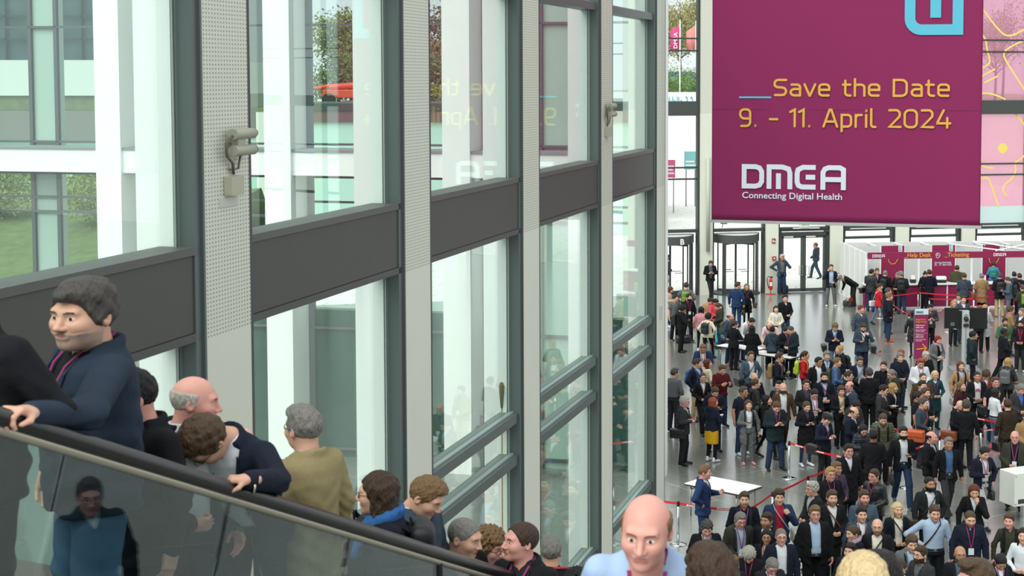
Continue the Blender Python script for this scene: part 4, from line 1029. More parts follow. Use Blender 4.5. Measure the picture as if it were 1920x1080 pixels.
# ------------------------------------------------------------------ hanging banner
BL = pt(1334.3, 411.6, 29.9); MBN = Matrix.Translation((BL[0], BL[1], 0)) @ Matrix.Rotation(math.atan2(-.254, .967), 4, 'Z')
def bc(px, py): return plane_px(MBN, px, py, 0)
bw = bc(1837.6, 422.6)[0]; bz = bc(1334.3, 411.6)[1]
bn = empty('hanging_banner'); MAG = mat('#832755', .75, var=.05, vscale=.5, bump=.25, bscale=2.2, stretch=(1.6, 1, .25), spec=.2)
nx, nzz = 90, 50; vs = []; fs = []
for j in range(nzz + 1):
    for i in range(nx + 1):
        x = bw * i / nx; z = bz + (13.4 - bz) * j / nzz; k = max(0, 1 - (z - bz) / 4)
        vs.append((x, .007 * k * math.sin(x * 7.1 + math.sin(x * 2) * 2) + .004 * math.sin(x * 3.3 + z * .7), z))
for j in range(nzz):
    for i in range(nx): p = j * (nx + 1) + i; fs.append((p, p + 1, p + nx + 2, p + nx + 1))
o = MB().add(vs, fs).build('banner_cloth', MAG, bn, True); sm = o.modifiers.new('thick', 'SOLIDIFY'); sm.thickness = .01; sm.offset = 1
MB().box((-.02, -.03, bz - .055), (bw + .02, .03, bz)).build('bottom_rail', mat('#a9aca8', .45), bn)
MB().box((0, -.016, bc(1500, 205)[1]), (bw, -.013, bc(1500, 205)[1] + .006)).build('seam', mat('#8d3262', .8), bn)
GOLD, SKY, OFFW = mat('#d3a343', .7), mat('#58b2c9', .7), mat('#d2d9e4', .7)
MT = Matrix.Translation((0, -.018, 0))
# rounded technical lettering drawn as strokes on a unit grid: x height .72, cap height 1
def arc(cx, cz, rx, rz, a0, a1, n=7): return [(cx + rx * math.cos(math.radians(a)), cz + rz * math.sin(math.radians(a))) for a in np.linspace(a0, a1, n)]
r_ = .17
def bowl(x0, x1, z0, z1, r=r_):
    return arc(x1 - r, z1 - r, r, r, 0, 90) + arc(x0 + r, z1 - r, r, r, 90, 180) + arc(x0 + r, z0 + r, r, r, 180, 270) + arc(x1 - r, z0 + r, r, r, 270, 360)
GLY = {
 'S': (.66, [[(.64, 1)] + arc(.22, .77, .20, .23, 90, 180) + arc(.22, .72, .20, .19, 180, 270) + [(.24, .53)] + [(.44, .51)] + arc(.44, .27, .20, .24, 90, -90) + [(.04, .03)]]),
 'a': (.58, [[(.08, .70), (.36, .70)] + arc(.36, .52, .18, .18, 90, 0) + [(.54, 0)], [(.54, .42), (.22, .42)] + arc(.22, .21, .19, .20, 90, 270) + [(.54, .01)]]),
 'v': (.56, [[(.0, .72), (.27, 0), (.30, 0), (.57, .72)]]),
 'e': (.58, [[(.03, .37), (.56, .37), (.56, .50)] + arc(.37, .53, .19, .18, 0, 90) + arc(.21, .53, .18, .18, 90, 180) + arc(.21, .19, .18, .18, 180, 270) + [(.53, .01)]]),
 't': (.40, [[(.12, .95), (.12, .20)] + arc(.30, .19, .18, .18, 180, 270) + [(.40, .01)], [(0, .70), (.38, .70)]]),
 'h': (.55, [[(.03, 1.05), (.03, 0)], [(.03, .60), (.12, .70), (.34, .70)] + arc(.34, .51, .19, .19, 90, 0) + [(.53, 0)]]),
 'D': (.74, [[(.03, 0), (.03, 1), (.42, 1)] + arc(.42, .72, .28, .28, 90, 0) + arc(.42, .28, .28, .28, 0, -90) + [(.03, 0)]]),
 '9': (.64, [[(.60, .45), (.24, .45)] + arc(.24, .73, .21, .27, 270, 90) + [(.40, 1)] + arc(.40, .78, .21, .22, 90, 0) + [(.61, .25)] + arc(.38, .24, .23, .24, 0, -90) + [(.10, 0)]]),
 '.': (.16, [[(.07, .0), (.075, .03)]]), '-': (.46, [[(.02, .42), (.44, .42)]]),
 '1': (.30, [[(.0, .86), (.25, 1), (.25, 0)]]),
 'A': (.78, [[(.0, 0), (.33, 1), (.43, 1), (.76, 0)], [(.12, .30), (.64, .30)]]),
 'p': (.58, [[(.03, -.27), (.03, .70), (.34, .70)] + arc(.34, .51, .21, .19, 90, 0) + arc(.34, .20, .21, .19, 0, -90) + [(.03, .01)]]),
 'r': (.36, [[(.03, 0), (.03, .70)], [(.03, .55), (.14, .70), (.36, .70)]]),
 'i': (.10, [[(.05, 0), (.05, .70)], [(.05, .93), (.055, .96)]]),
 'l': (.26, [[(.03, 1.05), (.03, .16)] + arc(.18, .15, .15, .15, 180, 270) + [(.26, 0)]]),
 '2': (.66, [[(.04, .99), (.40, 1)] + arc(.40, .76, .22, .24, 90, 0) + [(.60, .62), (.06, .02), (.66, .01)]]),
 '0': (.72, [bowl(.03, .69, 0, 1, .26) + [(.69, .74)]]),
 '4': (.72, [[(.56, 0), (.56, .55)], [(.36, 1), (.04, .30), (.04, .24), (.72, .24)]]), ' ': (.32, []),
}
def strokes(txt, x0, x1, zb, zc, wd, M, name, m, parent):
    h = zc - zb; adv = [GLY[c][0] + .20 for c in txt]; tot = sum(adv) - .20; k = (x1 - x0) / tot; x = x0; q = MB()
    for c, a in zip(txt, adv):
        for s in GLY[c][1]: q.ribbon([(x + p[0] * k, zb + p[1] * h) for p in s], wd, M)
        x += a * k
    return q.build(name, m, parent)
def bx(px, py): return bc(px, py)
x0, zb = bc(1452, 180); x1, zc = bc(1780, 150); strokes('Save the Date', x0, x1, zb + .01, zc, .043, MT, 'lettering', GOLD, bn)
x0, zb = bc(1387, 237); x1, zc = bc(1782, 207); strokes('9. - 11. April 2024', x0, x1, zb + .01, zc, .043, MT, 'lettering', GOLD, bn)
x0, z0 = bc(1386, 184); x1, z1 = bc(1446, 181); MB().box((x0, -.022, z0), (x1, -.018, z1)).build('cursor_line', SKY, bn)
# event wordmark: heavy square strokes, on a unit grid 0..1 high
def wordmark(parent, M, x0, z0, wd_, ht, m, name='wordmark'):
    w = .20 * ht; q = MB(); h = w / 2; u = wd_ / 4.28
    def X(i, f): return x0 + u * (i * 1.1 + f * .98)
    t, b_ = z0 + ht - h, z0 + h
    for pts in (
        [(X(0, 0) + h, b_), (X(0, 0) + h, t), (X(0, .62), t), (X(0, .80), t - .05 * ht), (X(0, .9), t - .2 * ht), (X(0, .9), b_ + .2 * ht), (X(0, .80), b_ + .05 * ht), (X(0, .62), b_), (X(0, 0) + h, b_)],
        [(X(1, 0) + h, z0), (X(1, 0) + h, t), (X(1, .70), t), (X(1, .98), t - .08 * ht), (X(1, 1.04), t - .25 * ht), (X(1, 1.04), z0)],
        [(X(1, .53), z0), (X(1, .53), z0 + .64 * ht)],
        [(X(2, 1.06), t), (X(2, .5), t), (X(2, .28), t - .1 * ht), (X(2, .24), t - .25 * ht), (X(2, .24), b_ + .2 * ht), (X(2, .30), b_ + .06 * ht), (X(2, .45), b_), (X(2, 1.06), b_)],
        [(X(2, .62), z0 + .5 * ht), (X(2, 1.04), z0 + .5 * ht)],
        [(X(3, .26), z0), (X(3, .26), t - .2 * ht), (X(3, .34), t - .06 * ht), (X(3, .5), t), (X(3, 1.0), t), (X(3, 1.16), t - .08 * ht), (X(3, 1.16), z0)],
        [(X(3, .26), z0 + .42 * ht), (X(3, 1.16), z0 + .42 * ht)]):
        q.ribbon(pts, w, M, cap='flat')
    return q.build(name, m, parent)
x0, z0 = bc(1391, 353); x1, z1 = bc(1578, 310); wordmark(bn, MT, x0, z0, (x1 - x0) * .985, z1 - z0, OFFW)
x0, z0 = bc(1392, 371); x1, _ = bc(1579, 371); text_obj(bn, 'Connecting Digital Health', .165, OFFW, (x0, -.021, z0), .0018, x1 - x0)
def logo(parent, M, x0, x1, zb, zt, w, m, m2=None, name='bracket_logo'):
    r = .20 * (x1 - x0); h = w / 2
    q = MB().ribbon([(x0 + h, zt), (x0 + h, zb + h + r)] + arc(x0 + h + r, zb + h + r, r, r, 180, 270) + [(x1 - h, zb + h), (x1 - h, zt)], w, M, cap='flat')
    c = (x0 + x1) / 2 + .03 * (x1 - x0); q.ribbon([(c, zb + w * 1.62), (c, zt)], w, M, cap='flat'); return q.build(name, m, parent)
x0, zb = bc(1696, 66); x1, _ = bc(1806, 66); logo(bn, MT, x0, x1, zb, zb + 1.07, .19, SKY)
bn.matrix_world = MBN; tag(bn, 'huge magenta banner hanging before the far windows with Save the Date lettering', 'banner')

# printed film on the windows right of the banner
fm = D.materials.new('printed_film'); fm.use_nodes = True; nt = fm.node_tree; nt.nodes.clear(); o_ = nt.nodes.new('ShaderNodeOutputMaterial'); mx = nt.nodes.new('ShaderNodeMixShader'); t_ = nt.nodes.new('ShaderNodeBsdfTransparent'); d_ = nt.nodes.new('ShaderNodeBsdfDiffuse'); tl = nt.nodes.new('ShaderNodeBsdfTranslucent'); m2 = nt.nodes.new('ShaderNodeMixShader')
t_.inputs[0].default_value = (.97, .76, .85, 1); d_.inputs[0].default_value = rgb('#e6b3c6'); tl.inputs[0].default_value = rgb('#eebfd0'); mx.inputs[0].default_value = .38; nt.links.new(d_.outputs[0], m2.inputs[1]); nt.links.new(tl.outputs[0], m2.inputs[2]); nt.links.new(t_.outputs[0], mx.inputs[1]); nt.links.new(m2.outputs[0], mx.inputs[2]); nt.links.new(mx.outputs[0], o_.inputs[0])
xa, xb = cx_[5][1] + .1, cx_[6][0] - .1
fz = wz(387, 1880)
wf = empty('window_graphic'); MB().box((xa, .245, fz), (xb, .25, 14.5)).build('pink_film', fm, wf)
MB().box((xa, .245, wz(430, 1880)), (xb, .25, fz)).build('pale_film', mat('#cfe6e4', .8), wf)
YEL = mat('#f2dc78', .7); MG = Matrix.Translation((0, .24, 0)); q = MB()
def wp_(l):
    q_ = [np.array(plane_px(MW_, a, b, .24)) for a, b in l]
    for _ in range(3 if len(q_) > 2 else 0):
        q_ = [q_[0]] + sum([[.75 * a + .25 * b, .25 * a + .75 * b] for a, b in zip(q_[:-1], q_[1:])], []) + [q_[-1]]
    return q_
for l in ([(1838, 10), (1850, 28), (1877, 62), (1890, 68), (1905, 64), (1922, 54)], [(1838, 62), (1848, 72), (1850, 92), (1857, 115), (1852, 122), (1838, 130)], [(1922, 74), (1890, 90), (1881, 100), (1884, 112), (1922, 170)], [(1840, 143), (1865, 130)], [(1846, 155), (1870, 143)],
          [(1836, 175), (1860, 175), (1884, 186)], [(1904, 213), (1922, 236)], [(1922, 290), (1912, 300), (1902, 305), (1905, 320), (1898, 335), (1884, 345), (1879, 355), (1886, 367)], [(1837, 308), (1848, 314), (1862, 315)], [(1838, 335), (1852, 332), (1858, 345), (1872, 386)]):
    q.ribbon(wp_(l), .085, MG)
q.disc(wp_([(1880, 278)])[0], .25, MG); q.build('yellow_line', YEL, wf); wf.matrix_world = MW_; tag(wf, 'pink see-through window film with yellow line drawing beside the banner', 'window film')

# ------------------------------------------------------------------ ticket booth
BF0 = gp(1623.5, 577.5); MBO = Matrix.Translation((BF0[0], BF0[1], 0)) @ Matrix.Rotation(math.atan2(.10, .995), 4, 'Z')
bt = empty('ticket_booth'); BW = mat('#dfe1de', .6); MG2 = mat('#8a1f4b', .6); ZB = 2.42
def bpx(px, e=0.): return plane_px(MBO, px, 500, e)[0]
L_ = 9.2
MB().box((0, -.03, 2.14), (L_, .03, ZB)).build('fascia', MG2, bt)
q = MB()
for k in range(5): q.box((-.03, k * .95, 0), (.03, k * .95 + .93, ZB))
q.build('side_wall', BW, bt); q = MB()
for k in range(5): q.box((-.045, k * .95 - .03, 0), (.045, k * .95 + .01, ZB + .02))
q.build('side_posts', mat('#eef0ee', .5), bt)
mids = [(0, 1651, 0), (1651, 1696, 1), (1696, 1746, 0), (1746, 1791, 1), (1791, 1841, 0), (1841, 1886, 1), (1886, 2000, 0)]; em = 2.7
for a, b, k in mids:
    xa_ = .03 if a == 0 else bpx(a, em); xb_ = bpx(b, em); p = MB().box((xa_ + .01, em, 0), (xb_ - .01, em + .05, ZB)).build('back_panel', MG2 if k else mat('#c9ccca', .6), bt)
    MB().box((xb_ - .02, em - .03, 0), (xb_ + .02, em + .06, ZB + .02)).build('panel_post', mat('#e8eae8', .5), bt)
    if k:
        MI = Matrix.Translation((0, em - .012, 0)); logo(p, MI, xb_ - .30, xb_ - .12, 2.14, 2.42, .05, mat('#c9d6e2', .6))
MB().box((.0, 4.3, 0), (L_, 4.36, ZB)).build('rear_wall', mat('#d5d8d5', .6), bt)
q = MB()
for x in np.arange(1.2, L_, 1.25): q.box((x - .02, em, ZB - .07), (x + .02, 4.3, ZB))
q.tube([(4.9, em, ZB), (6.2, 0.0, ZB + .02)], .03, 4).tube([(6.2, em + 1.5, ZB), (7.4, em - 2.5, ZB)], .04, 4).tube([(5.9, em - 2.4, ZB), (8.2, em, ZB)], .04, 4)
q.build('roof_beams', mat('#eef0ee', .5), bt)
for px in (1722.5, 1821.5): x = bpx(px); MB().box((x - .035, -.03, 0), (x + .035, .03, 2.14)).build('front_post', mat('#e6e8e6', .5), bt)
ct = MB().box((bpx(1712) - 2.2, -.35, 0), (L_, .10, 1.02)).build('counter', mat('#7c1a43', .6), bt); MB().box((bpx(1712) - 2.25, -.42, 1.02), (L_, .32, 1.07)).build('counter_top', mat('#d9dbd8', .4), ct)
q = MB()
for px in (1674, 1722.5, 1772, 1821.5, 1870): q.box((bpx(px) - .03, -.36, 0), (bpx(px) + .03, -.345, 1.02))
q.box((bpx(1712) - 2.2, -.37, 0), (L_, -.34, .07)); q.build('counter_trim', mat('#d6d8d6', .5), ct)
YB = mat('#dba52e', .6); WB = mat('#e6e3ea', .6)
def fz_(s): return 2.19
wordmark(bt, Matrix.Translation((0, -.034, 0)), bpx(1635), 2.21, bpx(1657) - bpx(1635), .13, WB)
text_obj(bt, '_Help Desk', .26, YB, (bpx(1695), -.034, 2.21), .003, bpx(1745) - bpx(1695)); text_obj(bt, '_Ticketing', .26, YB, (bpx(1770), -.034, 2.21), .003, bpx(1816) - bpx(1770))
wordmark(bt, Matrix.Translation((0, -.034, 0)), bpx(1862), 2.21, bpx(1884) - bpx(1862), .13, WB)
c0 = bpx(1758); MH = Matrix.Translation((c0, -.034, 2.27)); MB().ribbon([(-.08, -.02), (-.10, .05), (-.04, .10), (.03, .10), (.09, .05), (.08, -.04), (.0, -.11), (-.06, -.10), (-.08, -.02)], .018, MH).ribbon([(-.03, .08), (-.05, .0), (.0, .02), (.03, -.02)], .016, MH).build('hand_symbol', WB, bt)
for px, py, w__, t__, s__ in ((1752, 493.5, 31, 'Connecting Digital Health', .10), (1752, 498, 32, '25. - 27. April 2023', .13)):
    xx, zz = plane_px(MBO, px, py, em); x2, _ = plane_px(MBO, px + w__, py, em); text_obj(bt, t__, s__, WB, (xx, em - .01, zz), .001, x2 - xx)
for px in (1674, 1863):
    xx, zz = plane_px(MBO, px, 486, em); Mq = Matrix.Translation((xx, em - .01, zz)); MB().ribbon([(-.22, .05), (-.18, -.12), (-.06, -.22), (.10, -.20), (.22, -.02), (.24, .06)], .03, Mq).build('outline_drawing', YB, bt)
bt.matrix_world = MBO; tag(bt, 'white and magenta exhibition booth with Help Desk and Ticketing fascia', 'booth')
def booth_item(px, e, z): return MBO @ Vector((bpx(px, e), e, z))
# things on the counter
p = booth_item(1712, 0, 1.07); e = empty('card_printer', p); tag(e, 'small white printer on the booth counter by the first post', 'printer'); MB().box((-.12, -.1, 0), (.12, .12, .16)).build('housing', mat('#2b2d30', .4), e, bevel=.01); MB().box((-.08, -.08, .16), (.08, .08, .32)).build('paper_output', mat('#e9e9e6', .4), e, bevel=.01)
p = booth_item(1764, 0, 1.07); e = empty('card_printer', p); tag(e, 'white rounded badge printer on the booth counter beside the dark suit', 'printer'); MB().box((-.22, -.14, 0), (.22, .16, .12)).build('tray', mat('#1f2124', .4), e, bevel=.02); MB().box((-.18, -.12, .12), (.24, .15, .28)).build('housing', mat('#e4e6e4', .4), e, bevel=.04)
p = booth_item(1844, -.1, 1.07); e = MB().box((-.14, -.1, 0), (.14, .12, .015)).box((-.14, .1, .015), (.14, .12, .30)).build('laptop', mat('#c9ccce', .4)); e.location = p; tag(e, 'open pale laptop on the booth counter at the tan coat', 'laptop')

# ------------------------------------------------------------------ outside beyond the far wall
def plaz(px, py, z=.02): return gp(px, py, z)
hb = empty('hall_sign_building', (0, 0, 0)); a = pt(1240, 184, 112); MB().box((a[0] - 14, 112, 6.2), (a[0] + 6.3, 113, 9.0)).build('sign_fascia', mat('#e9eeee', .6), hb); MB().box((a[0] - 14, 113, 0), (a[0] + .2, 122, 8.4)).build('white_block', mat('#eceeec', .7), hb)
text_obj(hb, 'Halle 3.2', 1.05, mat('#58a9b8', .6), (pt(1254, 189, 111.9)[0], 111.95, 7.97), .01, pt(1300, 189, 111.9)[0] - pt(1254, 189, 111.9)[0]); tag(hb, 'white outdoor block with a Halle 3.2 sign seen through the narrow window', 'building')
def poster(px0, px1, py0, py1, Y, col, label, lines=3):
    a = pt(px0, py0, Y); b = pt(px1, py1, Y); r = empty('poster_stand', (a[0], Y, 0)); w_ = b[0] - a[0]
    MB().box((0, 0, b[2]), (w_, .12, a[2])).build('poster_panel', mat(col, .6), r); q = MB()
    for k in range(lines): z = b[2] + (a[2] - b[2]) * (.2 + .2 * k); q.box((w_ * .1, -.02, z), (w_ * (.9 - .12 * (k % 2)), 0, z + .12))
    q.build('printed_line', mat('#f1e4ea', .6), r); MB().box((w_ * .1, 0, 0), (w_ * .2, .1, b[2])).box((w_ * .8, 0, 0), (w_ * .9, .1, b[2])).build('stand_leg', mat('#8b9091', .5), r); tag(r, label, 'poster')
poster(1246, 1266, 300, 333, 118, '#d4568a', 'pink poster stand out on the bright plaza by the narrow window')
poster(1283, 1307, 284, 318, 124, '#79b9bb', 'teal poster stand out on the bright plaza beyond the pink poster', 2)
for px, Y, c, l in ((1275, 150, '#d43f7d', 'pink event flag on a white pole outside the narrow window'), (1305, 152, '#e58d88', 'salmon event flag on a white pole beside the pink flag')):
    a = pt(px, 52, Y); r = empty('flag', (a[0], Y, 4)); MB().tube([(0, 0, 0), (0, 0, 11.4)], .07, 6).build('flagpole', mat('#eef0f0', .5), r)
    vs = []; n = 10
    for i in range(n + 1): vs += [(-.05 - .85 * i / n, .12 * math.sin(i * .8), 8.6 + .15 * math.sin(i * .5)), (-.05 - .85 * i / n, .12 * math.sin(i * .8 + .4), 10.9 - .5 * i / n)]
    o = MB().add(vs, [(2 * i, 2 * i + 2, 2 * i + 3, 2 * i + 1) for i in range(n)]).build('flag_cloth', mat(c, .7), r, True); sm = o.modifiers.new('thick', 'SOLIDIFY'); sm.thickness = .03; tag(r, l, 'flag')
    if c == '#d43f7d': text_obj(r, 'DMEA', .5, mat('#f5dfe8', .7), (-.25, -.16, 8.75), .01, 1.5, rot=(0, -PI / 2, 0))
a = pt(1252, 128, 165); e = MB().box((0, 0, 0), (7.5, 5, 3.0)).build('site_container', mat('#2f62ad', .6)); e.location = (a[0], 165, 7.6); tag(e, 'blue site container beyond the shrubs outside the narrow window', 'container'); MB().box((.3, -.05, .4), (2.2, 0, 2.5)).build('door', mat('#7fb6d2', .6), e)
struct(MB().box((-10, 148, -.5), (60, 320, 7.3)).build('raised_ground', mat('#e3e4dc', .9, var=.05))); struct(MB().box((-10, 148.4, 7.3), (60, 320, 7.6)).build('ground', mat('#8f9c74', .9, var=.3)))
for k, px in enumerate((1248, 1278, 1308)):
    tree(pt(px, 150, 151)[0], 151 + k % 2 * 3, 7.4, 3.6, 1.5, '#7fa05a', 3500, 300 + k, ['first','second','third','fourth','fifth'][k] + ' green bush from the white column, below the blue container', group='bushes outside the narrow window', cr=.95)
for k, px in enumerate((1240, 1280, 1322)):
    tree(pt(px, 100, 185)[0], 185 + 8 * (k % 2), 7.5, 11 + (k % 3), 2.6, '#a7a06c', 5000, 320 + k, ['first','second','third','fourth','fifth'][k] + ' hazy spring tree from the white column, beyond the event flags', group='trees outside the narrow window')
for k, px in enumerate((1845, 1885, 1930)):
    tree(pt(px, 100, 170)[0], 165 + 6 * (k % 2), 7.5, 9 + 2 * (k % 2), 2.4, '#98927c', 2000, 340 + k, ['first','second','third','fourth','fifth'][k] + ' bare tree from the banner edge, behind the pink film', group='trees behind the window film')
# ------------------------------------------------------------------ folding tables
def table(c, ang, L, Wd, label):
    r = empty('folding_table', (c[0], c[1], 0), ang); tag(r, label, 'table'); TT = mat('#f1f1ee', .35, spec=.4); ED = mat('#2f3133', .5); LG = mat('#8f9496', .3, metal=1.)
    tp = MB().box((-L / 2, -Wd / 2, .735), (L / 2, Wd / 2, .752)).build('tabletop', TT, r); MB().box((-L / 2 - .006, -Wd / 2 - .006, .70), (L / 2 + .006, Wd / 2 + .006, .735)).build('edge_band', ED, tp)
    for sx in (-1, 1):
        for sy in (-1, 1): x, y = sx * (L / 2 - .12), sy * (Wd / 2 - .08); MB().tube([(x, y, 0), (x, y, .70)], .016, 8).build('leg', LG, r, True)
        MB().tube([(sx * (L / 2 - .12), -Wd / 2 + .08, .62), (sx * (L / 2 - .12), Wd / 2 - .08, .62)], .012, 6).build('crossbar', LG, r); MB().tube([(sx * (L / 2 - .12), 0, .62), (sx * (L / 2 - .42), 0, .70)], .010, 6).build('brace', LG, r)
    return r
c4 = [gp(1282.5, 905.6, .752), gp(1384.3, 926, .752), gp(1428.6, 911.4, .752), gp(1328.5, 892, .752)]; cc = sum(c4) / 4; dv = c4[1] - c4[0] + c4[2] - c4[3]; ANG = math.atan2(dv[1], dv[0]); LT = np.linalg.norm(dv) / 2; WT = (np.linalg.norm(c4[3] - c4[0]) + np.linalg.norm(c4[2] - c4[1])) / 2
table(cc, ANG, LT, WT, 'empty white folding table beside the person in the bright blue suit')
pp = MB().box((-.10, -.07, 0), (.10, .07, .002)).build('paper_sheet', mat('#d9dbd9', .6)); g_ = gp(1335, 899, .753); pp.location = g_; pp.rotation_euler = (0, 0, ANG + .2); tag(pp, 'loose sheet of paper on the empty white folding table', 'paper')
g1 = gp(1390, 650, .75); table(g1, ANG, 1.6, .7, 'white folding table behind the person with folded arms in black'); g2 = gp(1455, 664, .75); table(g2, ANG, 1.6, .7, 'white folding table at its right neighbour, laid with black bags')
g_ = gp(1389, 638, .753); pp = MB().box((-.15, -.11, 0), (.15, .11, .004)).box((-.1, -.05, .004), (.14, .12, .007)).build('paper_sheet', mat('#eeeeec', .6)); pp.location = g_; pp.rotation_euler = (0, 0, .4); tag(pp, 'white sheets of paper on the busy folding table', 'paper')

# ------------------------------------------------------------------ belt barrier posts
CHR = mat('#c4c7c8', .12, metal=1.); BLK = mat('#222427', .4); BRED = mat('#cc2230', .55)
def post(px, py, label=None, foot=True, chrome=True):
    g = gp(px, py); r = empty('barrier_post', g); tag(r, label, 'barrier post', None)
    MB().lathe([(.18, 0), (.18, .012), (.12, .030), (.03, .045)], n=36).build('base_plate', CHR, r, True); MB().lathe([(.026, .03), (.026, .86)], n=16).build('pole', CHR, r, True)
    MB().lathe([(.031, .84), (.031, .935), (.028, .945)], n=16).build('belt_head', BLK, r, True); return Vector((g[0], g[1], .90))
def belt(a, b, label, sag=.03, txt=3):
    d = b - a; L = d.length; d.normalize(); r = empty('barrier_belt'); n = 12; vs = []
    ang = math.atan2(d.y, d.x)
    for i in range(n + 1): t = i / n; vs += [(L * t, 0, -.025 - sag * 4 * t * (1 - t)), (L * t, 0, .025 - sag * 4 * t * (1 - t))]
    o = MB().add(vs, [(2 * i, 2 * i + 2, 2 * i + 3, 2 * i + 1) for i in range(n)]).build('webbing', BRED, r); sm = o.modifiers.new('thick', 'SOLIDIFY'); sm.thickness = .004
    for k in range(txt):
        t = (k + .6) / (txt + .2); z = -.016 - sag * 4 * t * (1 - t); MB().box((L * t - .22, -.006, z), (L * t - .185, -.003, z + .035)).build('belt_emblem', mat('#f0e6e6', .6), r); text_obj(r, 'Messe Berlin', .045, mat('#f0e6e6', .6), (L * t - .17, -.006, z + .003), .0015)
    r.matrix_world = Matrix.Translation(a) @ Matrix.Rotation(ang, 4, 'Z'); tag(r, label, 'barrier belt')
pa = post(1479.4, 897, 'chrome belt post standing alone before the person in dark parka and jeans'); pa2 = post(1606, 933, 'chrome belt post hidden behind the person in the long black coat')
pb = post(1271.5, 1021, 'chrome belt post left of the person in the bright blue suit'); pbl = post(1190, 1004, 'chrome belt post behind the end column of the glass wall'); pb2 = post(1398, 1036, 'chrome belt post behind the navy backpack wearer')
pd = post(1448, 1001, 'belt post just behind the person in the red polo shirt'); pc = post(1514.5, 968, 'belt post behind the silver-haired visitor in dark jacket'); pn_ = post(1563, 944, 'belt post at the cap wearer, end of the red belt')
belt(pa, pa2, 'red belt with white lettering running right from the lone chrome post'); belt(pbl, pb, 'red belt between the white end column and the post by the blue suit', txt=1); belt(pb, pb2, 'red belt crossing behind the bright blue suit', txt=2); belt(pb2, pd, 'red belt rising from the navy backpack wearer', txt=0)
belt(pd, pc, 'red belt above the empty floor right of the white table', txt=0); belt(pc, pn_, 'red belt reaching towards the flat cap wearer', txt=0)
pe = post(1761, 886, 'belt post right of the person with the orange bag'); pf = post(1838, 871, 'belt post between the white blouse and the walking blue shirt'); pe2 = post(1655, 862, 'belt post behind the green quilted jacket'); pf2 = post(1905, 862, 'belt post at the right edge of the queue'); pg = post(1800, 838, 'belt post behind the navy suit with brown strap'); pg2 = post(1885, 856, 'belt post by the brown suit seen from behind')
belt(pe2, pe, 'red belt crossing in front of the orange bag'); belt(pf, pf2, 'red belt passing behind the white blouse', txt=2); belt(pg, pg2, 'upper red belt behind the white blouse', txt=1); pe3 = post(1700, 915, 'belt post behind the blue-lined black jacket'); belt(pe3, pe, 'short red belt right of the blue-lined black jacket', txt=1)
q_ = [post(1721, 588, 'belt post before the booth counter, below its first white post'), post(1704, 634, 'belt post at the front corner of the booth queue lane'), post(1742, 601, 'belt post before the dark suit at the counter'), post(1777, 622, 'belt post beside the curly fair hair visitor'), post(1825.5, 600, 'belt post before the blue-grey suit at the counter'), post(1853, 613, 'belt post right of the big screen'), post(1878, 578, 'belt post by the khaki trousers'), post(1650, 596, 'belt post hidden behind the red jacket')]
A_, B_, C_, D_, E_, F_, G_, H_ = q_
belt(H_, A_, 'red belt running along the left part of the booth counter', txt=0); belt(A_, E_ + Vector((0, .9, 0)), 'red belt along the middle of the booth counter', txt=0); belt(H_, B_, 'red belt slanting from the red jacket to the corner post', txt=3); belt(B_, D_, 'lower red belt behind the badge sign', txt=3); belt(C_, E_, 'middle red belt before the booth', txt=0); belt(E_, G_ + Vector((.9, -1.2, 0)), 'red belt before the khaki trousers', txt=0); belt(D_, F_, 'red belt behind the big screen', txt=2)

# ------------------------------------------------------------------ totem sign and screen
g_ = gp(1726, 673); r = empty('badge_sign', g_, math.radians(4)); s_ = 1.80; MB().box((-.255, -.04, 0), (.255, .04, s_)).build('sign_body', mat('#6d6470', .5), r); MB().box((-.235, -.046, .02), (.25, -.04, s_ - .20)).build('magenta_face', mat('#8f2455', .5), r); MB().box((-.235, -.047, s_ - .20), (.25, -.04, s_)).build('pale_header', mat('#c9e4ee', .5), r)
wordmark(r, Matrix.Translation((0, -.049, 0)), -.20, s_ - .15, .24, .075, mat('#5c6470', .6)); TX = [('Badge-Druck', .075, 1.40, YB, .36), ('Badge Printing', .075, 1.32, YB, .38), ('Willkommen zur', .055, 1.20, WB, .34), ('DMEA 2023', .06, 1.12, WB, .28), ('Einlass mit Badge', .034, 1.04, WB, .36), ('Print your badge', .034, .99, WB, .30), ('Welcome to', .055, .86, WB, .28), ('DMEA 2023', .06, .78, WB, .28), ('Entry with badge', .034, .70, WB, .36), ('only please', .034, .65, WB, .24)]
for t, s, z, m, w__ in TX: text_obj(r, t, s, m, (-.20, -.049, z), .001, w__)
MB().box((-.22, -.049, .93), (.24, -.047, .935)).build('divider_line', WB, r); Mq = Matrix.Translation((0, -.047, .38)); MB().ribbon([(-.15, -.02), (.18, .02)], .035, Mq).ribbon([(.05, .16), (.19, .02), (.07, -.14)], .035, Mq).build('arrow', YB, r)
tag(r, 'tall magenta badge printing sign with a yellow arrow', 'sign')
g_ = gp(1809, 693); r = empty('screen_stand', g_, math.radians(-2)); tag(r, 'large screen seen from behind on a pale pole stand', 'screen')
MB().box((-.115, -.09, .02), (.115, .09, 2.05)).build('column', mat('#aeb4b4', .4), r, bevel=.015); MB().box((-.5, -.35, 0), (.5, .55, .03)).build('base_plate', mat('#7b8183', .4), r); MB().box((-.025, -.10, .1), (.025, -.09, 1.9)).build('cable_channel', mat('#8b9192', .4), r)
sc_ = MB().box((-.70, .10, 1.40), (.76, .17, 2.12)).build('screen_panel', mat('#131416', .5), r, bevel=.01); MB().box((-.50, .06, 1.50), (-.36, .10, 1.62)).build('port_panel', mat('#5b6168', .4), sc_); MB().box((-.20, .09, 2.02), (-.10, .10, 2.05)).build('vent_label', mat('#9ea3a6', .4), sc_)
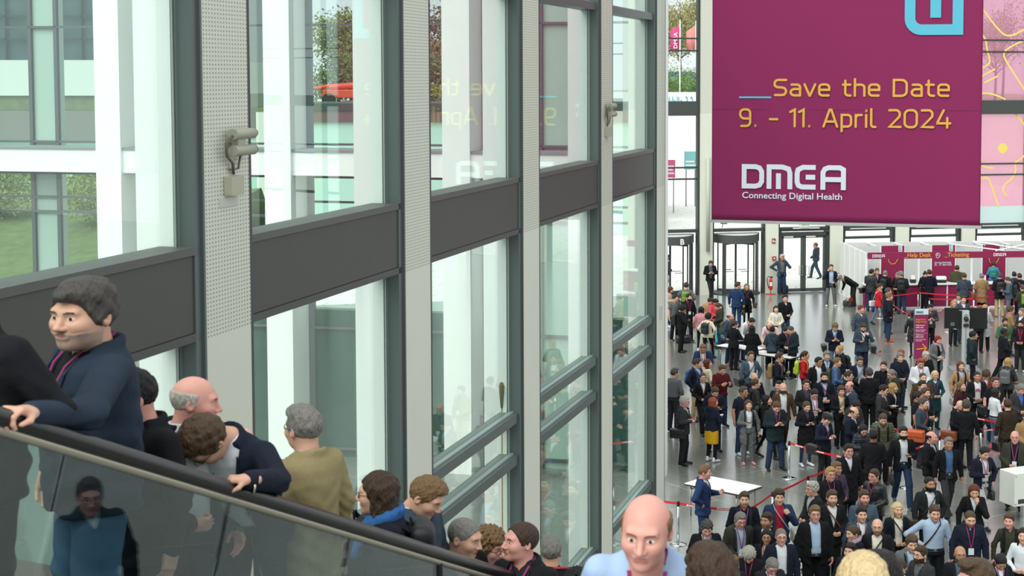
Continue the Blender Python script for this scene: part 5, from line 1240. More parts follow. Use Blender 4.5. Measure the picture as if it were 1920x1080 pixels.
MB().tube([(0, -.1, 1.98), (.1, -.13, 1.9), (.11, -.13, 1.72), (0, -.1, 1.62), (-.1, -.13, 1.74), (-.1, -.13, 1.9), (0, -.1, 1.98)], .012, 6).build('cable_loop', mat('#c4c8c8', .4), r, True); MB().box((-.09, -.14, 1.50), (.09, -.09, 1.60)).build('clamp', BLK, r); MB().tube([(-.03, -.11, 1.75), (.04, -.15, 1.80)], .085, 14).build('cable_coil', BLK, r, True)
# white box at the right edge
p = pt(1903, 889, 35.5); r = empty('display_cabinet', (p[0], p[1], 0), math.radians(24)); zt_ = p[2]; zb_ = pt(1903, 951, 35.5)[2]; tag(r, 'white cabinet on a stand at the right edge of the picture', 'cabinet')
MB().box((0, 0, zb_), (.9, .55, zt_)).build('cabinet_body', mat('#e4e8e0', .4), r, bevel=.012); MB().box((.10, -.006, zb_ + .06), (.42, 0, zb_ + .16)).build('type_plate', mat('#3a3d40', .4), r); MB().tube([(.45, .28, 0), (.45, .28, zb_)], .05, 12).build('stand_pole', STEEL, r)
for z in (zb_ + .06, zt_ - .06): MB().disc((.03, z), .012, Matrix.Translation((0, -.001, 0)), .01).build('screw_head', mat('#6b6f6f', .4), r)
LANY = mat('#8a2a62', .6, var=.25, vscale=60)
CROWD = r'''
1254,536,1.68|75|opencoat:beige:offw|tight:denim|phone,phone|stand|longw:auburn|fem pitch=25 ph0 shoes=white|in beige coat looking down beside the B door at the white column
1265,553,1.74|35|tee:grey:|loose:black|down,down|stand|short:dark|skin=fair yaw=20|in grey T-shirt standing just right of the white end column
1286,530,1.80|175|sweater:grey:|loose:denim|pocket,pocket|stand|short:brown|bp=fgreen yaw=-20|seen from behind in grey sweater with a green rucksack
1290,551,1.80|20|jacket:black:black|loose:black|down,down|shift|short:dark|beard=beard:dark lanb yaw=25|in all black with lanyard badge, facing the group by the B door
1277,571,1.76|80|jacket:ink:|loose:black|mouth,phone|stand|curly:dark|pitch=25 ph1 bp=char skin=tan|in black with dark rucksack, reading phone, hand at mouth
1315,575,1.66|165|jacket:pink:|tight:black|down,down|stand|longw:black|fem yaw=10 shoes=white|seen from behind with long dark hair over a pink top
1327,588,1.64|150|jacket:cream:|tight:black|pocket,pocket|walk|curly:dark|fem bp=dteal yaw=-30|in short cream jacket with slate rucksack, stepping forward
1329,556,1.74|30|open:camel:white|loose:black|low,low|stand|short:dark|pitch=40 lan|bending head in white shirt and tan jacket among the leaflet readers
1337,558,1.70|60|jacket:coral:red|tight:black|low,phone|stand|short:dark|fem pitch=40 paper1|in coral pink jacket bent over leaflets
1349,567,1.72|-80|jacket:dolive:|tight:denim|phone,low|stand|pony:mid|fem pitch=30 paper0|in dark olive jacket with long ponytail, reading a leaflet
1381,529,1.84|160|suit:blue:|loose:blue|down,down|stand|short:brown|yaw=-60 hb=black:0|seen from behind in a blue suit beside the long-haired visitor
1400,532,1.72|0|opencoat:black:black|tight:black|pocket,down|close|longw:dblond|fem gl lan shoes=white sb=brown:1|in black coat with long fair hair and thin bag strap
1332,487,1.80|5|open:black:steel|loose:char|phone,phone|cross|receding:brown|pitch=35 ph1 bp=black|leaning on the pale column between the revolving doors, reading a phone
1368,587,1.80|55|jacket:bluegrey:shirtb|loose:denim|pocket,down|stand|side:dgrey|skin=pink gl beard=stubble:dgrey shoes=orange bp=olive yaw=15|in slate blue jacket beside the folded-arms visitor at the table
1376,601,1.72|140|suit:ink:|loose:ink|cross,cross|close|pony:brown|fem yaw=-30|in black trouser suit standing with folded arms at the table
1407,603,1.80|40|shirt:white:|loose:ddenim|reach,reach|stand|short:dark|bend=42 lan|bending over the table in a white shirt
1410,610,1.72|172|parka:black:|tight:black|low,low|close|bob:black|fem|seen from behind in a black hooded coat at the table
1444,607,1.80|-10|tee:lpink:|loose:char|reach,reach|stand|bald:|bend=34 scarf=black pitch=15|bending in pale pink shirt and black scarf over the table
1448,612,1.66|172|hoodie:bluegrey:|loose:black|low,low|stand|bun:dark|fem sb=black:-1|seen from behind in slate blue hooded top with a crossbody bag
1472,611,1.70|30|jacket:ink:offw|tight:black|phone,low|close|bun:dark|fem pitch=30 lan ph0|in black jacket looking down beside the table end
1486,610,1.80|-60|jacket:dteal:lblue|loose:black|low,low|stand|buzz:dgrey|pitch=30 lan|in dark zipped jacket facing left over the black bags
1455,573,1.64|0|opencoat:cream:white|loose:black|low,low|close|bob:dark|fem pale pitch=5|in pale beige jacket holding papers, facing the camera
1472,553,1.80|20|jacket:ink:white|loose:denim|down,low|stand|short:dark|bp=black yaw=-10|in dark jacket over white shirt with a rucksack on one shoulder
1565,604,1.80|0|suit:navy:lblue|loose:ldenim|phone,phone|stand|wavy:dblond|pitch=30 ph1 sb=black:-1|in navy blazer and crossbody strap reading phone on the open floor
1466,477,1.86|10|open:bluegrey:grey|loose:denim|hip,ear|stand|wavy:white|skin=tan pitch=5 ph1|with one hand on hip by the glass double door
1558,496,1.84|5|open:navy:lblue|loose:grey|ear,low|wide|short:dgrey|ph0 shoes=white|in blue blazer phoning near the waste bin
1577,521,1.78|-75|suit:ink:|loose:char|reach,down|stand|short:grey|bend=55 pitch=20|bending down in dark suit over bags by the booth wall
1633,505,1.82|150|puffer:char:|loose:denim|down,reach|stand|short:dark|yaw=-30 sb=black:1|seen from behind in black quilted jacket at the booth corner
1644,502,1.70|5|suit:ink:lilac|loose:black|low,low|close|short:dblond|fem pitch=15 lan noshoe|behind the booth counter in black blazer with lanyard
1660,507,1.78|150|jacket:ink:|loose:denim|low,low|stand|buzz:grey|bp=ink yaw=10|seen from behind at the counter with black rucksack and bald crown
1684,510,1.70|-40|suit:ink:lblue|loose:black|low,low|close|short:grey|gl pitch=15|behind the counter in dark vest over pale blue shirt
1691,509,1.82|165|suit:char:|loose:denim|low,low|stand|wavy:grey|yaw=40 bp=ink|seen from behind in dark grey jacket and jeans at the booth counter
1648,532,1.68|110|suit:red:|tight:ldenim|low,low|walk|short:brown|fem yaw=-30 sb=white:1|in bright red jacket and jeans by the booth queue
1664,540,1.80|100|parka:dteal:|loose:ddenim|low,pocket|stand|short:dgrey|sb=rbrown:-1 yaw=-10|in dark teal coat behind the navy coat by the red belt
1666,550,1.84|95|parka:dnavy:|loose:denim|pocket,low|stand|short:dblond|shoes=orange skin=pink yaw=-10 ph1|in long navy coat, jeans and tan shoes by the red belt
1734,508,1.68|10|suit:ink:lblue|loose:black|low,low|close|bun:black|fem pitch=25 pale|behind the counter in pale blouse and dark waistcoat
1743,506,1.84|178|suit:dnavy:|loose:dnavy|low,low|close|short:brown||seen from behind in dark navy suit at the middle of the counter
1794,498,1.80|170|parka:olive:|loose:ddenim|low,low|stand|short:brown|yaw=-20|seen from behind in olive green jacket at the counter
1808,512,1.86|175|suit:bluegrey:|loose:ink|low,low|stand|short:mid|sb=rbrown:-1|seen from behind in slate blue suit with brown bag strap
1841,513,1.80|178|coat:tan:|loose:black|low,low|close|short:grey||seen from behind in tan overcoat at the counter
1840,489,1.66|170|jacket:offw:|tight:ldenim|low,low|stand|bob:black|fem|seen from behind in white patterned jacket at the booth counter
1863,490,1.68|165|jacket:skyb:|tight:ddenim|low,low|stand|wavy:auburn|fem bp=jade|seen from behind in light blue jacket with teal rucksack
1875,512,1.84|175|parka:ink:|loose:khaki|down,low|stand|short:dgrey|bp=char shoes=khaki|seen from behind in black coat and khaki trousers
1892,519,1.76|-110|jacket:steel:|loose:grey|low,phone|stand|short:dgrey|pitch=15 ph1 bp=ink|in faded denim jacket looking at a phone beside the khaki trousers
1902,510,1.76|170|jacket:denim:|loose:black|low,low|stand|short:dark|bp=char|seen from behind in denim blue jacket near the right frame edge
1912,513,1.76|175|jacket:ink:|loose:black|low,low|stand|short:brown|sb=orange:-1|seen from behind in black top with orange strap by the booth
1918,534,1.76|190|hoodie:dolive:|loose:ddenim|low,low|stand|short:dgrey|bp=fgreen|in dark olive hooded top with camouflage green rucksack
1788,563,1.72|5|suit:dteal:white|loose:dteal|low,down|close|longw:blond|fem gl pitch=5 hb=cream:0|in dark green trousers behind the big screen with a cream handbag
1806,555,1.78|5|suit:bluegrey:white|loose:bluegrey|low,low|stand|short:brown|lan|in slate blue suit standing behind the big screen
1798,548,1.66|-20|suit:lilac:white|loose:black|low,low|stand|bob:mid|fem pitch=25 lan|with brown bob leaning in behind the big screen
1836,573,1.72|0|suit:ink:offw|loose:ink|low,low|close|short:ginger|fem skin=pink|in black trousers partly hidden by the big screen
1847,571,1.72|170|opencoat:lgrey:|loose:ink|low,low|stand|long:blond|fem|seen from behind in long light grey coat right of the screen
1744,568,1.80|0|jacket:ink:offw|loose:black|phone,phone|close|quiff:black|pitch=30 ph1 lanb kleather|in black leather jacket reading a phone beside the badge sign
1713,582,1.68|175|coat:ink:|tight:black|down,down|walk|bob:dark|fem hb=ink:0 kleather|in long black leather coat half hidden behind the badge sign
1613,573,1.82|25|puffer:bluegrey:offw|loose:ddenim|down,down|stand|short:auburn|skin=pink yaw=20|in navy quilted jacket standing behind the suit wearer with suitcase
1618,604,1.86|0|suit:bluegrey:white|loose:navy|phone,strap|close|short:brown|beard=beard:brown pitch=30 ph0 open sb=ink:1|in slate blue suit reading phone before the silver suitcase
1757,628,1.72|25|opencoat:grey:ink|tight:black|low,low|close|bob:red|fem scarf=lilac pitch=20 paper1|in grey coat and lilac scarf looking at a leaflet
1824,621,1.84|80|parka:dteal:|loose:black|pocket,pocket|stand|braids:black|skin=tan|in dark padded jacket facing right beside the screen pole
1884,597,1.74|10|jacket:green:white|loose:black|low,low|stand|short:black|beard=stubble:black skin=tan|in green jacket over white top near the right side
1882,615,1.84|95|suit:ink:|loose:black|low,down|walk|buzz:black|skin=dark shoes=rbrown|striding right in a slim black suit
1894,575,1.78|90|suit:tan:|loose:char|gest,gest|stand|wavy:mid|lan skin=pink|in beige jacket gesturing with both hands near the right edge
1917,578,1.80|-60|suit:dgrey:|loose:black|low,low|stand|short:grey||in dark grey jacket facing the gesturing beige jacket
1914,601,1.76|-20|open:ink:maroon|loose:char|low,low|stand|short:black|beard=beard:black lan shoes=lgrey skin=tan|in black jacket over maroon sweater at the right edge
1318,642,1.82|0|open:blue:white|loose:navy|low,low|close|receding:dblond|beard=beard:blond pitch=35 lan skin=tan bp=navy|in blue blazer and white shirt looking down at a phone
1306,673,1.82|50|suit:navy:lblue|loose:khaki|pocket,pocket|stand|short:brown|bp=royal yaw=25|in navy blazer and khaki trousers with bright blue rucksack
1325,673,1.72|120|suit:cream:ink|loose:khaki|low,low|close|long:auburn|fem yaw=-30|in cream blazer with long copper hair
1352,682,1.82|25|sweater:maroon:|loose:ddenim|gest,gest|stand|short:mid|pitch=20|in dark red sweater with black sleeves rubbing hands
1263,691,1.80|145|shirt:grey:|loose:dgrey|down,low|stand|short:dgrey|yaw=-30 fat=.4|seen from behind in grey shirt at the white end column
1317,699,1.72|15|suit:black:white|loose:black|low,low|walk|pony:mid|fem gl lan|in black blazer and lanyard beside the navy and blue jackets
1282,744,1.78|70|suit:dgrey:white|loose:char|phone,mouth2|stand|wavy:white|gl lan skin=pink sb=black:-1 fat=.3|in dark suit with folded hands and black laptop bag
1339,723,1.80|15|parka:navy:white|loose:ddenim|low,phone|stand|short:mid|pitch=30 lan bp=ink beard=stubble:mid ph1|in navy jacket with light blue hood looking down
1335,745,1.70|140|hoodie:navy:|skirt:yellow|low,phone|stand|long:ginger|fem shoes=white yaw=-30 paper1|in navy hooded jacket, yellow skirt and white trainers
1407,659,1.82|20|open:steel:white|loose:steel|down,pocket|stand|short:mid|gl sb=black:-1 ph0|in light slate suit and open white shirt with a shoulder strap
1392,725,1.82|35|tee:navy:|loose:ddenim|down,down|stand|short:dgrey|gl shoes=white fat=.4 skin=tan yaw=15|in dark polo shirt and jeans with white trainers
1403,750,1.68|10|opencoat:grey:white|loose:grey|phone,down|stand|longw:mid|fem ph0 bp=black shoes=pink|in light grey trouser suit looking up at the camera
1414,699,1.80|20|jacket:dnavy:white|loose:black|down,low|stand|bald:|skin=fair|bald and hidden behind the grey shirt wearer
1415,710,1.80|110|shirt:dgrey:|loose:black|down,low|stand|receding:mid|yaw=-10 bp=ink|in charcoal shirt with rucksack facing right behind the polo shirt
1460,662,1.80|75|suit:navy:white|loose:grey|low,phone|stand|short:brown|gl lan bp=tan|in navy blazer with brown rucksack facing right
1509,658,1.70|75|sweater:red:|loose:dnavy|low,low|stand|pony:brown|fem gl bp=lime|in bright red top with lime green rucksack
1533,670,1.78|20|open:ink:white|loose:ink|down,down|close|short:black|gl skin=tan yaw=20|in dark suit and open white shirt beside the tie wearer
1550,659,1.80|5|suit:ink:lblue|loose:ink|low,low|close|wavy:grey|tie=shirtb|in dark suit with blue tie near the green rucksack
1568,671,1.76|80|shirt:mblue:|loose:ddenim|low,low|stand|short:dblond|bp=olive yaw=-10|in mid blue shirt with olive rucksack straps
1575,648,1.74|-70|jacket:ink:|loose:black|low,down|stand|bun:blond|fem bp=ink fat=.3|in black coat with blond bun facing left
1468,718,1.84|5|open:brown:white|loose:dbrown|down,bag|walk|bald:|beard=beard:mid|in brown jacket and white shirt walking forward
1461,714,1.78|-30|suit:navy:lilac|loose:navy|low,low|close|short:dark|lan|hidden behind the bald visitor in brown jacket
1437,741,1.68|70|jacket:black:|tight:black|low,low|walk|long:black|fem bp=ink|in black with long dark hair facing right behind the parka
1454,749,1.84|15|parka:dteal:lilac|loose:ddenim|phone,phone|wide|short:mid|pitch=35 ph1 lan|in dark teal parka and jeans reading a phone
1511,712,1.78|10|suit:char:purple|loose:black|low,down|close|short:brown|gl|in dark suit over purple shirt beside the bearded badge wearer
1545,698,1.84|5|suit:dnavy:lblue|loose:black|low,low|close|short:dark|beard=beard:dark lanb sb=brown:1 fat=.4|in dark suit with white badge and brown strap
1525,727,1.78|15|open:dnavy:white|loose:ink|phone,phone|close|short:dark|gl pitch=30 lan ph0 fat=.3|in navy suit jacket reading a phone behind the ponytail
1511,751,1.70|20|coat:ink:purple|tight:denim|phone,phone|stand|pony:mid|fem pitch=15 ph0 shoes=white|in black blazer over purple blouse holding a phone
1576,723,1.70|15|open:ink:beige|loose:black|phone,low|close|wavy:mid|fem ph1 pitch=10 sb=grey:-1|in black blazer and beige top holding a phone
1546,773,1.76|40|suit:navy:lblue|loose:char|phone,gest2|stand|short:brown|cap=char pitch=20 lan sb=black:-1|in flat cap and navy blazer clasping hands
1611,667,1.82|10|open:navy:lblue|loose:dnavy|low,phone|close|short:dgrey|gl pitch=15 ph0 sb=tan:-1|in navy blazer and light blue shirt holding a phone low
1631,691,1.82|170|suit:ink:|loose:black|down,low|close|wavy:dgrey|yaw=20|seen from behind in a long black jacket amid the queue
1590,696,1.74|70|suit:ink:dgrey|loose:black|low,low|close|short:brown|gl|in black looking right beside the bald grey suit
1594,715,1.78|-60|suit:bluegrey:white|loose:dgrey|low,low|stand|side:mid|gl lan skin=pink|in slate grey suit facing left with bald crown
1657,678,1.78|-15|open:ink:ink|loose:black|down,ear|close|short:brown|beard=beard:grey ph1|phoning in black shirt and dark jacket
1687,662,1.80|10|parka:navy:white|loose:ddenim|low,low|close|wavy:grey|scarf=navy|in navy coat with dark blue neck scarf
1689,655,1.80|120|jacket:dteal:|loose:ink|low,low|close|buzz:ginger|skin=pink|bald and in dark teal jacket behind the navy coat
1674,691,1.76|-60|jacket:dolive:lgrey|loose:black|low,low|stand|pony:grey|gl bp=ink pitch=20|in dark olive jacket with grey ponytail and rucksack
1654,721,1.80|65|suit:dgrey:white|loose:char|low,phone|stand|short:dark|gl lan paper1 pitch=10|in dark grey suit with lanyard holding a brochure
1673,718,1.70|60|open:ink:offw|loose:black|low,low|stand|longw:blond|fem yaw=10|with long wavy blond hair in black coat
1725,669,1.84|5|shirt:white:|loose:ink|low,low|close|quiff:ginger|pitch=25 lan skin=pink fat=.6|in white shirt with lanyard looking down
1734,657,1.80|15|jacket:ink:|loose:black|low,low|close|short:white|gl pitch=20|in black coat behind the white shirt wearer
1730,699,1.82|10|open:brown:white|loose:dbrown|down,low|close|buzz:mid|beard=stubble:mid fat=.4|in loose brown jacket with receding crown
1753,695,1.68|5|dress:teal:|loose:teal|low,low|close|bob:lblond|fem gl lan|in teal dress with pale blond bob
1728,714,1.80|25|suit:ink:white|loose:black|low,low|close|short:dark||with dark hair tucked in front of the brown jacket
1734,727,1.82|40|suit:dnavy:|loose:dnavy|low,low|close|short:mid|lan beard=stubble:mid|in dark navy jacket beside the grey sweater
1720,735,1.78|70|tee:ink:|loose:black|down,low|close|short:dark|lan skin=tan|in black T-shirt and lanyard facing right
1729,747,1.80|60|shirt:bluegrey:|loose:dgrey|low,gest|close|short:dgrey|lan sb=orange:-1 sbz|in grey shirt with lanyard and orange bag
1601,748,1.76|30|jacket:dgrey:|loose:black|low,low|close|short:black|pitch=35 skin=tan|in dark grey jacket, head bowed behind the navy blazer
1597,761,1.80|65|suit:navy:white|loose:navy|low,low|close|side:brown|gl pitch=20 hb=bluegrey:1|in navy blazer with bald crown carrying coats
1655,772,1.80|0|puffer:olive:|loose:black|down,down|close|short:mid|beard=stubble:mid pitch=25 bp=ink|in olive green quilted jacket with rucksack straps
1801,678,1.74|10|coat:camel:lblue|loose:ink|down,down|close|longw:auburn|fem bp=ink hb=lgrey:0|in camel trench coat carrying a pale folded scarf
1832,697,1.80|0|open:ink:white|loose:black|low,low|stand|buzz:dark|skin=tan paper1 logo|in black jacket over a white T-shirt with red print
1849,690,1.76|-10|suit:rust:white|loose:ddenim|low,low|close|curly:mid|pitch=45 lan|in rust brown jacket with bowed curly head
1889,671,1.72|150|puffer:ink:|loose:black|low,phone|stand|longw:blond|fem bp=grey yaw=-20|in black padded coat with grey rucksack and blond hair
1866,707,1.80|10|tee:ink:|loose:ddenim|down,low|stand|short:mid|gl fat=1 skin=pink hb=ink:0 sb=ink:-1|large and in black T-shirt with red-rimmed glasses
1801,715,1.70|45|coat:dmaroon:ink|loose:black|low,low|close|bob:dblond|fem|in dark burgundy coat beside the camel trench
1796,748,1.82|50|suit:dnavy:lblue|loose:dnavy|low,down|stand|bald:|gl beard=stubble:dark pitch=35 sb=rbrown:-1 tie=mblue|in dark navy suit, brown strap, looking at the floor
1811,751,1.80|170|suit:ink:|loose:ink|down,down|stand|wavy:dgrey|yaw=-20|seen from behind in black suit with unruly grey hair
1866,728,1.68|110|shirt:white:|tight:ldenim|low,phone|stand|bob:dark|fem shoes=coral skin=tan yaw=-10|in white blouse and jeans with coral trainers
1889,750,1.82|-160|suit:dbrown:|loose:dbrown|low,down|close|short:brown|yaw=-20 gl hb=ink:1|seen from behind in dark brown suit with black bag
1911,718,1.80|20|suit:dgrey:shirtb|loose:dgrey|low,low|close|wavy:grey|pitch=25|in grey suit and bright blue shirt at the right edge
1925,772,1.76|10|jacket:tan:|loose:khaki|low,down|stand|short:auburn|lanb|in khaki jacket cut by the right edge
1319,873,1.84|75|suit:blue:white|loose:blue|hip,gest|stand|short:dblond|skin=pink yaw=5|in bright blue suit beside the empty white table
1556,876,1.80|15|open:ink:ink|loose:black|down,low|close|short:blond|gl lanb skin=pink fat=.5|in black jacket with lanyard and fair hair
1567,866,1.78|30|shirt:purple:|loose:black|low,low|close|short:dblond|skin=tan|in grey-violet shirt behind the fair-haired lanyard wearer
1525,904,1.76|-65|suit:char:lgrey|loose:black|low,low|close|wavy:white|gl|silver-haired and in dark jacket facing left
1559,919,1.84|10|suit:ink:white|loose:ink|down,low|close|short:mid|beard=stubble:mid sb=rbrown:1 fat=.4|in dark suit with a reddish brown strap
1617,794,1.62|15|puffer:dnavy:|loose:black|phone,phone|close|long:black|fem gl pitch=30 ph0 hb=bluegrey:0|in dark padded jacket reading a phone beside the green quilted jacket
1637,807,1.82|175|suit:ink:|loose:black|phone,low|close|short:black|skin=brown yaw=-15|seen from behind in black suit before the green quilted jacket
1590,833,1.84|15|coat:black:white|loose:black|down,down|close|short:dark|gl skin=pink fat=.3|in long black coat and white shirt by the red belt
1693,800,1.84|5|open:ink:white|loose:denim|down,phone|walk2|short:dark|beard=beard:black ph1 shoes=steel hb=ink:0 liner|in blue-lined black jacket and jeans walking forward
1745,809,1.82|60|suit:ink:lblue|loose:denim|low,down|stand|side:dark|skin=pink|in black jacket and blue collar facing right
1640,880,1.78|-45|jacket:ink:ink|loose:black|low,low|close|short:mid|gl lan skin=pink kleather fat=.3|in black leather jacket facing left
1742,894,1.80|15|open:char:white|loose:ink|down,pocket|stand|buzz:dark|beard=beard:black skin=tan sb=dbrown:-1|in black jacket, white shirt and dark diagonal strap
1778,820,1.80|5|open:black:mblue|loose:dgrey|down,down|walk|short:grey|skin=tan|in dark jacket and blue shirt walking forward
1843,835,1.78|20|open:navy:white|loose:lgrey|phone,pocket|walk|short:dark|lan ph0 pitch=20 hb=ink:1|in navy blazer, white shirt and pale trousers holding a phone
1903,808,1.80|-15|open:dolive:ink|loose:denim|low,down|stand|bald:|gl lanb fat=.9 skin=pink|in olive grey jacket with lanyard badge
1826,905,1.72|-5|coat:black:|loose:black|down,mouth|close|long:auburn|fem bp=ink pitch=20|in black coat, hand covering mouth, long copper hair
1324,971,1.78|5|suit:ink:white|loose:black|down,down|close|wavy:dgrey|pitch=25 lan skin=pink fat=.3|in black suit looking down behind the wavy dark hair
1386,958,1.80|15|open:dolive:lblue|loose:denim|low,low|close|short:grey|gl lanb pitch=15 skin=pink bp=char|in dark jacket, denim shirt and lanyard badge
1395,922,1.82|0|sweater:dnavy:|loose:dnavy|low,low|close|short:mid|beard=stubble:mid lan bp=dteal|in navy sweater with rucksack straps looking up
1406,1020,1.70|-15|jacket:ink:|loose:black|low,low|close|curly:white|fem pitch=40 lan skin=pink|with curly grey hair and bowed head
1373,1042,1.78|20|suit:navy:white|loose:navy|low,low|close|short:dblond|skin=pink|in navy suit beside the curly grey hair
1460,918,1.82|5|jacket:denim:|loose:denim|down,strap|close|full:brown|lan polo sb=lgrey:1|in blue hooded jacket over red polo shirt
1439,961,1.80|-35|suit:dnavy:white|loose:navy|low,low|close|short:brown|beard=stubble:brown skin=tan|in navy suit glancing left behind the glasses wearer
1438,993,1.64|-10|open:ink:beige|loose:black|low,low|close|longw:black|fem gl lan skin=tan|with long black hair and beige top
1464,991,1.78|5|open:navy:white|loose:navy|down,down|close|buzz:grey|gl skin=pink fat=.5|in navy suit, open white shirt and glasses
1444,1040,1.76|15|suit:char:white|loose:ink|low,low|close|short:grey|gl pitch=35 lan skin=pink|grey-haired and looking down in dark grey suit
1527,948,1.88|5|open:black:lblue|loose:black|down,down|stand|short:dblond|gl fat=1 skin=pink|large and in black suit with light blue shirt
1619,919,1.80|10|sweater:steel:|loose:ink|low,low|close|short:mid|beard=stubble:mid skin=pink sb=ink:1 fat=.4|in pale blue sweater with black strap
1615,950,1.78|5|suit:bluegrey:white|loose:bluegrey|down,low|close|short:dark|lan|in slate suit and lanyard before the pale blue sweater
1645,973,1.78|-10|open:ink:offw|loose:black|down,low|close|bald:|gl beard=stubble:dark sb=ink:-1|bald with glasses in black jacket and grey shirt
1602,984,1.68|-60|suit:dnavy:|loose:black|low,low|close|pony:mid|fem scarf=lilac pitch=10|with ponytail and pale scarf facing left
1682,942,1.72|10|open:dnavy:offw|loose:black|low,low|close|long:lblond|fem sb=ink:1|with straight blond hair in navy jacket
1708,1002,1.78|5|opencoat:grey:lblue|loose:ink|low,down|close|full:mid|pitch=10 bp=ink|in light grey coat with patterned rucksack strap
1728,1024,1.78|-55|suit:dgrey:grey|loose:ink|low,low|close|short:brown|beard=beard:brown gl|in grey suit facing left beside the light grey coat
1690,1046,1.72|-30|suit:navy:|loose:navy|low,low|close|receding:brown|pitch=15|seen from above with thinning brown hair at the bottom
1752,945,1.82|0|shirt:lblue:|loose:dnavy|hip,down|stand|short:mid|pitch=10 sb=ink:-1|in light blue shirt with wide black strap, hand on hip
1818,955,1.82|0|hoodie:navy:white|loose:dnavy|down,down|close|buzz:mid|beard=stubble:brown lanb pitch=15|in navy hooded sweatshirt with lanyard badge
1800,1024,1.76|0|open:ink:steel|loose:ink|down,down|close|bald:|gl beard=stubble:dark skin=tan|bald and in black cardigan over grey top
1894,963,1.72|-10|shirt:dolive:|loose:black|down,down|close|short:mid|fem skin=pink bp=ink yaw=-15|in patterned green blouse with rucksack straps
1874,1033,1.66|5|suit:ink:|loose:black|low,low|close|pony:black|fem pitch=40 lan skin=tan bp=char|with parted black hair looking down
1595,1018,1.72|-30|suit:ink:|loose:black|low,low|close|short:dark||with dark hair just behind the fair head at the bottom
1919,990,1.70|-20|shirt:white:|loose:black|low,low|close|long:dark|fem|in white top cut by the right frame edge
1530,455,1.80|-120|hoodie:bluegrey:|loose:bluegrey|low,low|walk|buzz:ginger|skin=pink shoes=ink out|outside the glass door in slate hooded top
1250,478,1.75|90|puffer:dteal:|loose:ldenim|low,low|stand|short:dark|bp=dteal out|outside the B revolving door in dark green jacket
'''
ALIAS = {'mouth2': 'cross', 'gest2': 'phone'}
def run_crowd(txt):
    for ln in txt.strip().split('\n'):
        pos, face, top, bot, arms, legs, hair, flags, label = ln.split('|')
        px, py, h = [float(v) for v in pos.split(',')]
        tp = top.split(':'); hs = hair.split(':'); bt_ = bot.split(':')
        k = dict(top=tp[0], tc=tp[1], sc=tp[2] if len(tp) > 2 and tp[2] else 'white', bottom=bt_[0], bc=bt_[1], legs=legs, hair=hs[0], hc=hs[1] or 'mid')
        k['arms'] = ','.join(ALIAS.get(a, a) for a in arms.split(','))
        pitch = yaw = 0; ext = []
        for f in flags.split():
            a, _, b = f.partition('=')
            if a == 'fem': k['fem'] = True
            elif a == 'fat': k['fat'] = float(b)
            elif a in ('skin', 'beard', 'shoes', 'scarf'): k[a] = b
            elif a == 'pale': k['skin'] = 'pale'
            elif a == 'pitch': pitch = float(b)
            elif a == 'yaw': yaw = float(b)
            elif a == 'bend': k['bend'] = float(b)
            elif a == 'gl': k['glasses'] = True
            elif a == 'lan': k['lany'] = 'y'
            elif a == 'lanb': k['lany'] = 'yb'
            elif a == 'cap': k['capc'] = b
            elif a == 'kleather': k['kindc'] = 'leather'
            elif a == 'liner': ext.append((a, b))
            else: ext.append((a, b))
        k['head'] = (pitch, yaw)
        if k['top'] in ('jacket', 'parka', 'puffer', 'hoodie') and tp[2:] == ['']: k['sc'] = None
        if 'polo' in flags: k['top'] = 'open'; k['sc'] = 'red'
        h *= 1.05 if py > 880 else 1.025 if py > 780 else 1.0
        hh = h - (math.sin(math.radians(k.get('bend', 0))) ** 2) * .75 - .02 * (pitch > 25)
        out = any(a == 'out' for a, b in ext); g = gp(px, py, hh + (.02 if out else 0)); b_ = k.get('bend', 0)
        if b_:      # the head is ahead of the feet
            a_ = math.radians(float(face)); L = .72 * math.sin(math.radians(b_)); g = g - np.array([math.sin(a_), -math.cos(a_), 0]) * L
        near = g[1] < 36
        wv = 'person ' + label
        P = person((g[0], g[1], .021 if out else 0.001), h, float(face), label=wv, vox=.017 if near else .021, hvox=.0062 if near else .0078, full=g[1] < 62, **k)
        short = ' '.join(label.split()[:9])
        for a, b in ext:
            if a == 'bp': backpack(P, b, f'{NM(b)} backpack worn by person {short}')
            elif a in ('ph0', 'ph1'): held_phone(P, int(a[2]), f'smartphone in the hand of person {short}')
            elif a.startswith('paper'): held_paper(P, int(a[5]), f'paper held by person {short}')
            elif a == 'sb': c, s = b.split(':'); shoulder_bag(P, c, f'{NM(c)} shoulder bag carried by person {short}', int(s), sz=(.19, .07, .12) if ('sbz', '') not in ext else (.22, .09, .15))
            elif a == 'hb': c, s = b.split(':'); hand_bag(P, int(s), c, f'{NM(c)} bag in hand of person {short}')
            elif a == 'tie':
                q = MB(); vs = []
                for z, w_ in ((1.455, .014), (1.43, .02), (1.42, .012), (1.25, .022), (1.10, .028)): y = P['fy'](0, z, .012); vs += [(-w_, y, z), (w_, y, z)]
                q.add(vs, [(2 * i, 2 * i + 1, 2 * i + 3, 2 * i + 2) for i in range(4)]); q.v = [tuple(v) for v in P['tor'](np.array(q.v))]; q.build('tie', cmat(b), P['root'])
            elif a == 'logo':
                M_ = Matrix.Translation((0, P['fy'](0, 1.27, .012), 1.25)); MB().ribbon(arc(0, 0, .045, .05, -20, 200), .022, M_, .004).disc((0, 0), .018, M_, .004).build('chest_print', cmat('red'), P['root'])
COLN = dict(ink='black', char='dark grey', dnavy='dark navy', fgreen='green', dteal='slate', lgrey='pale grey', bluegrey='slate blue', rbrown='brown', dbrown='dark brown', royal='bright blue', jade='teal', lime='lime green', tan='brown')
def NM(c): return COLN.get(c, c)
run_crowd(CROWD)
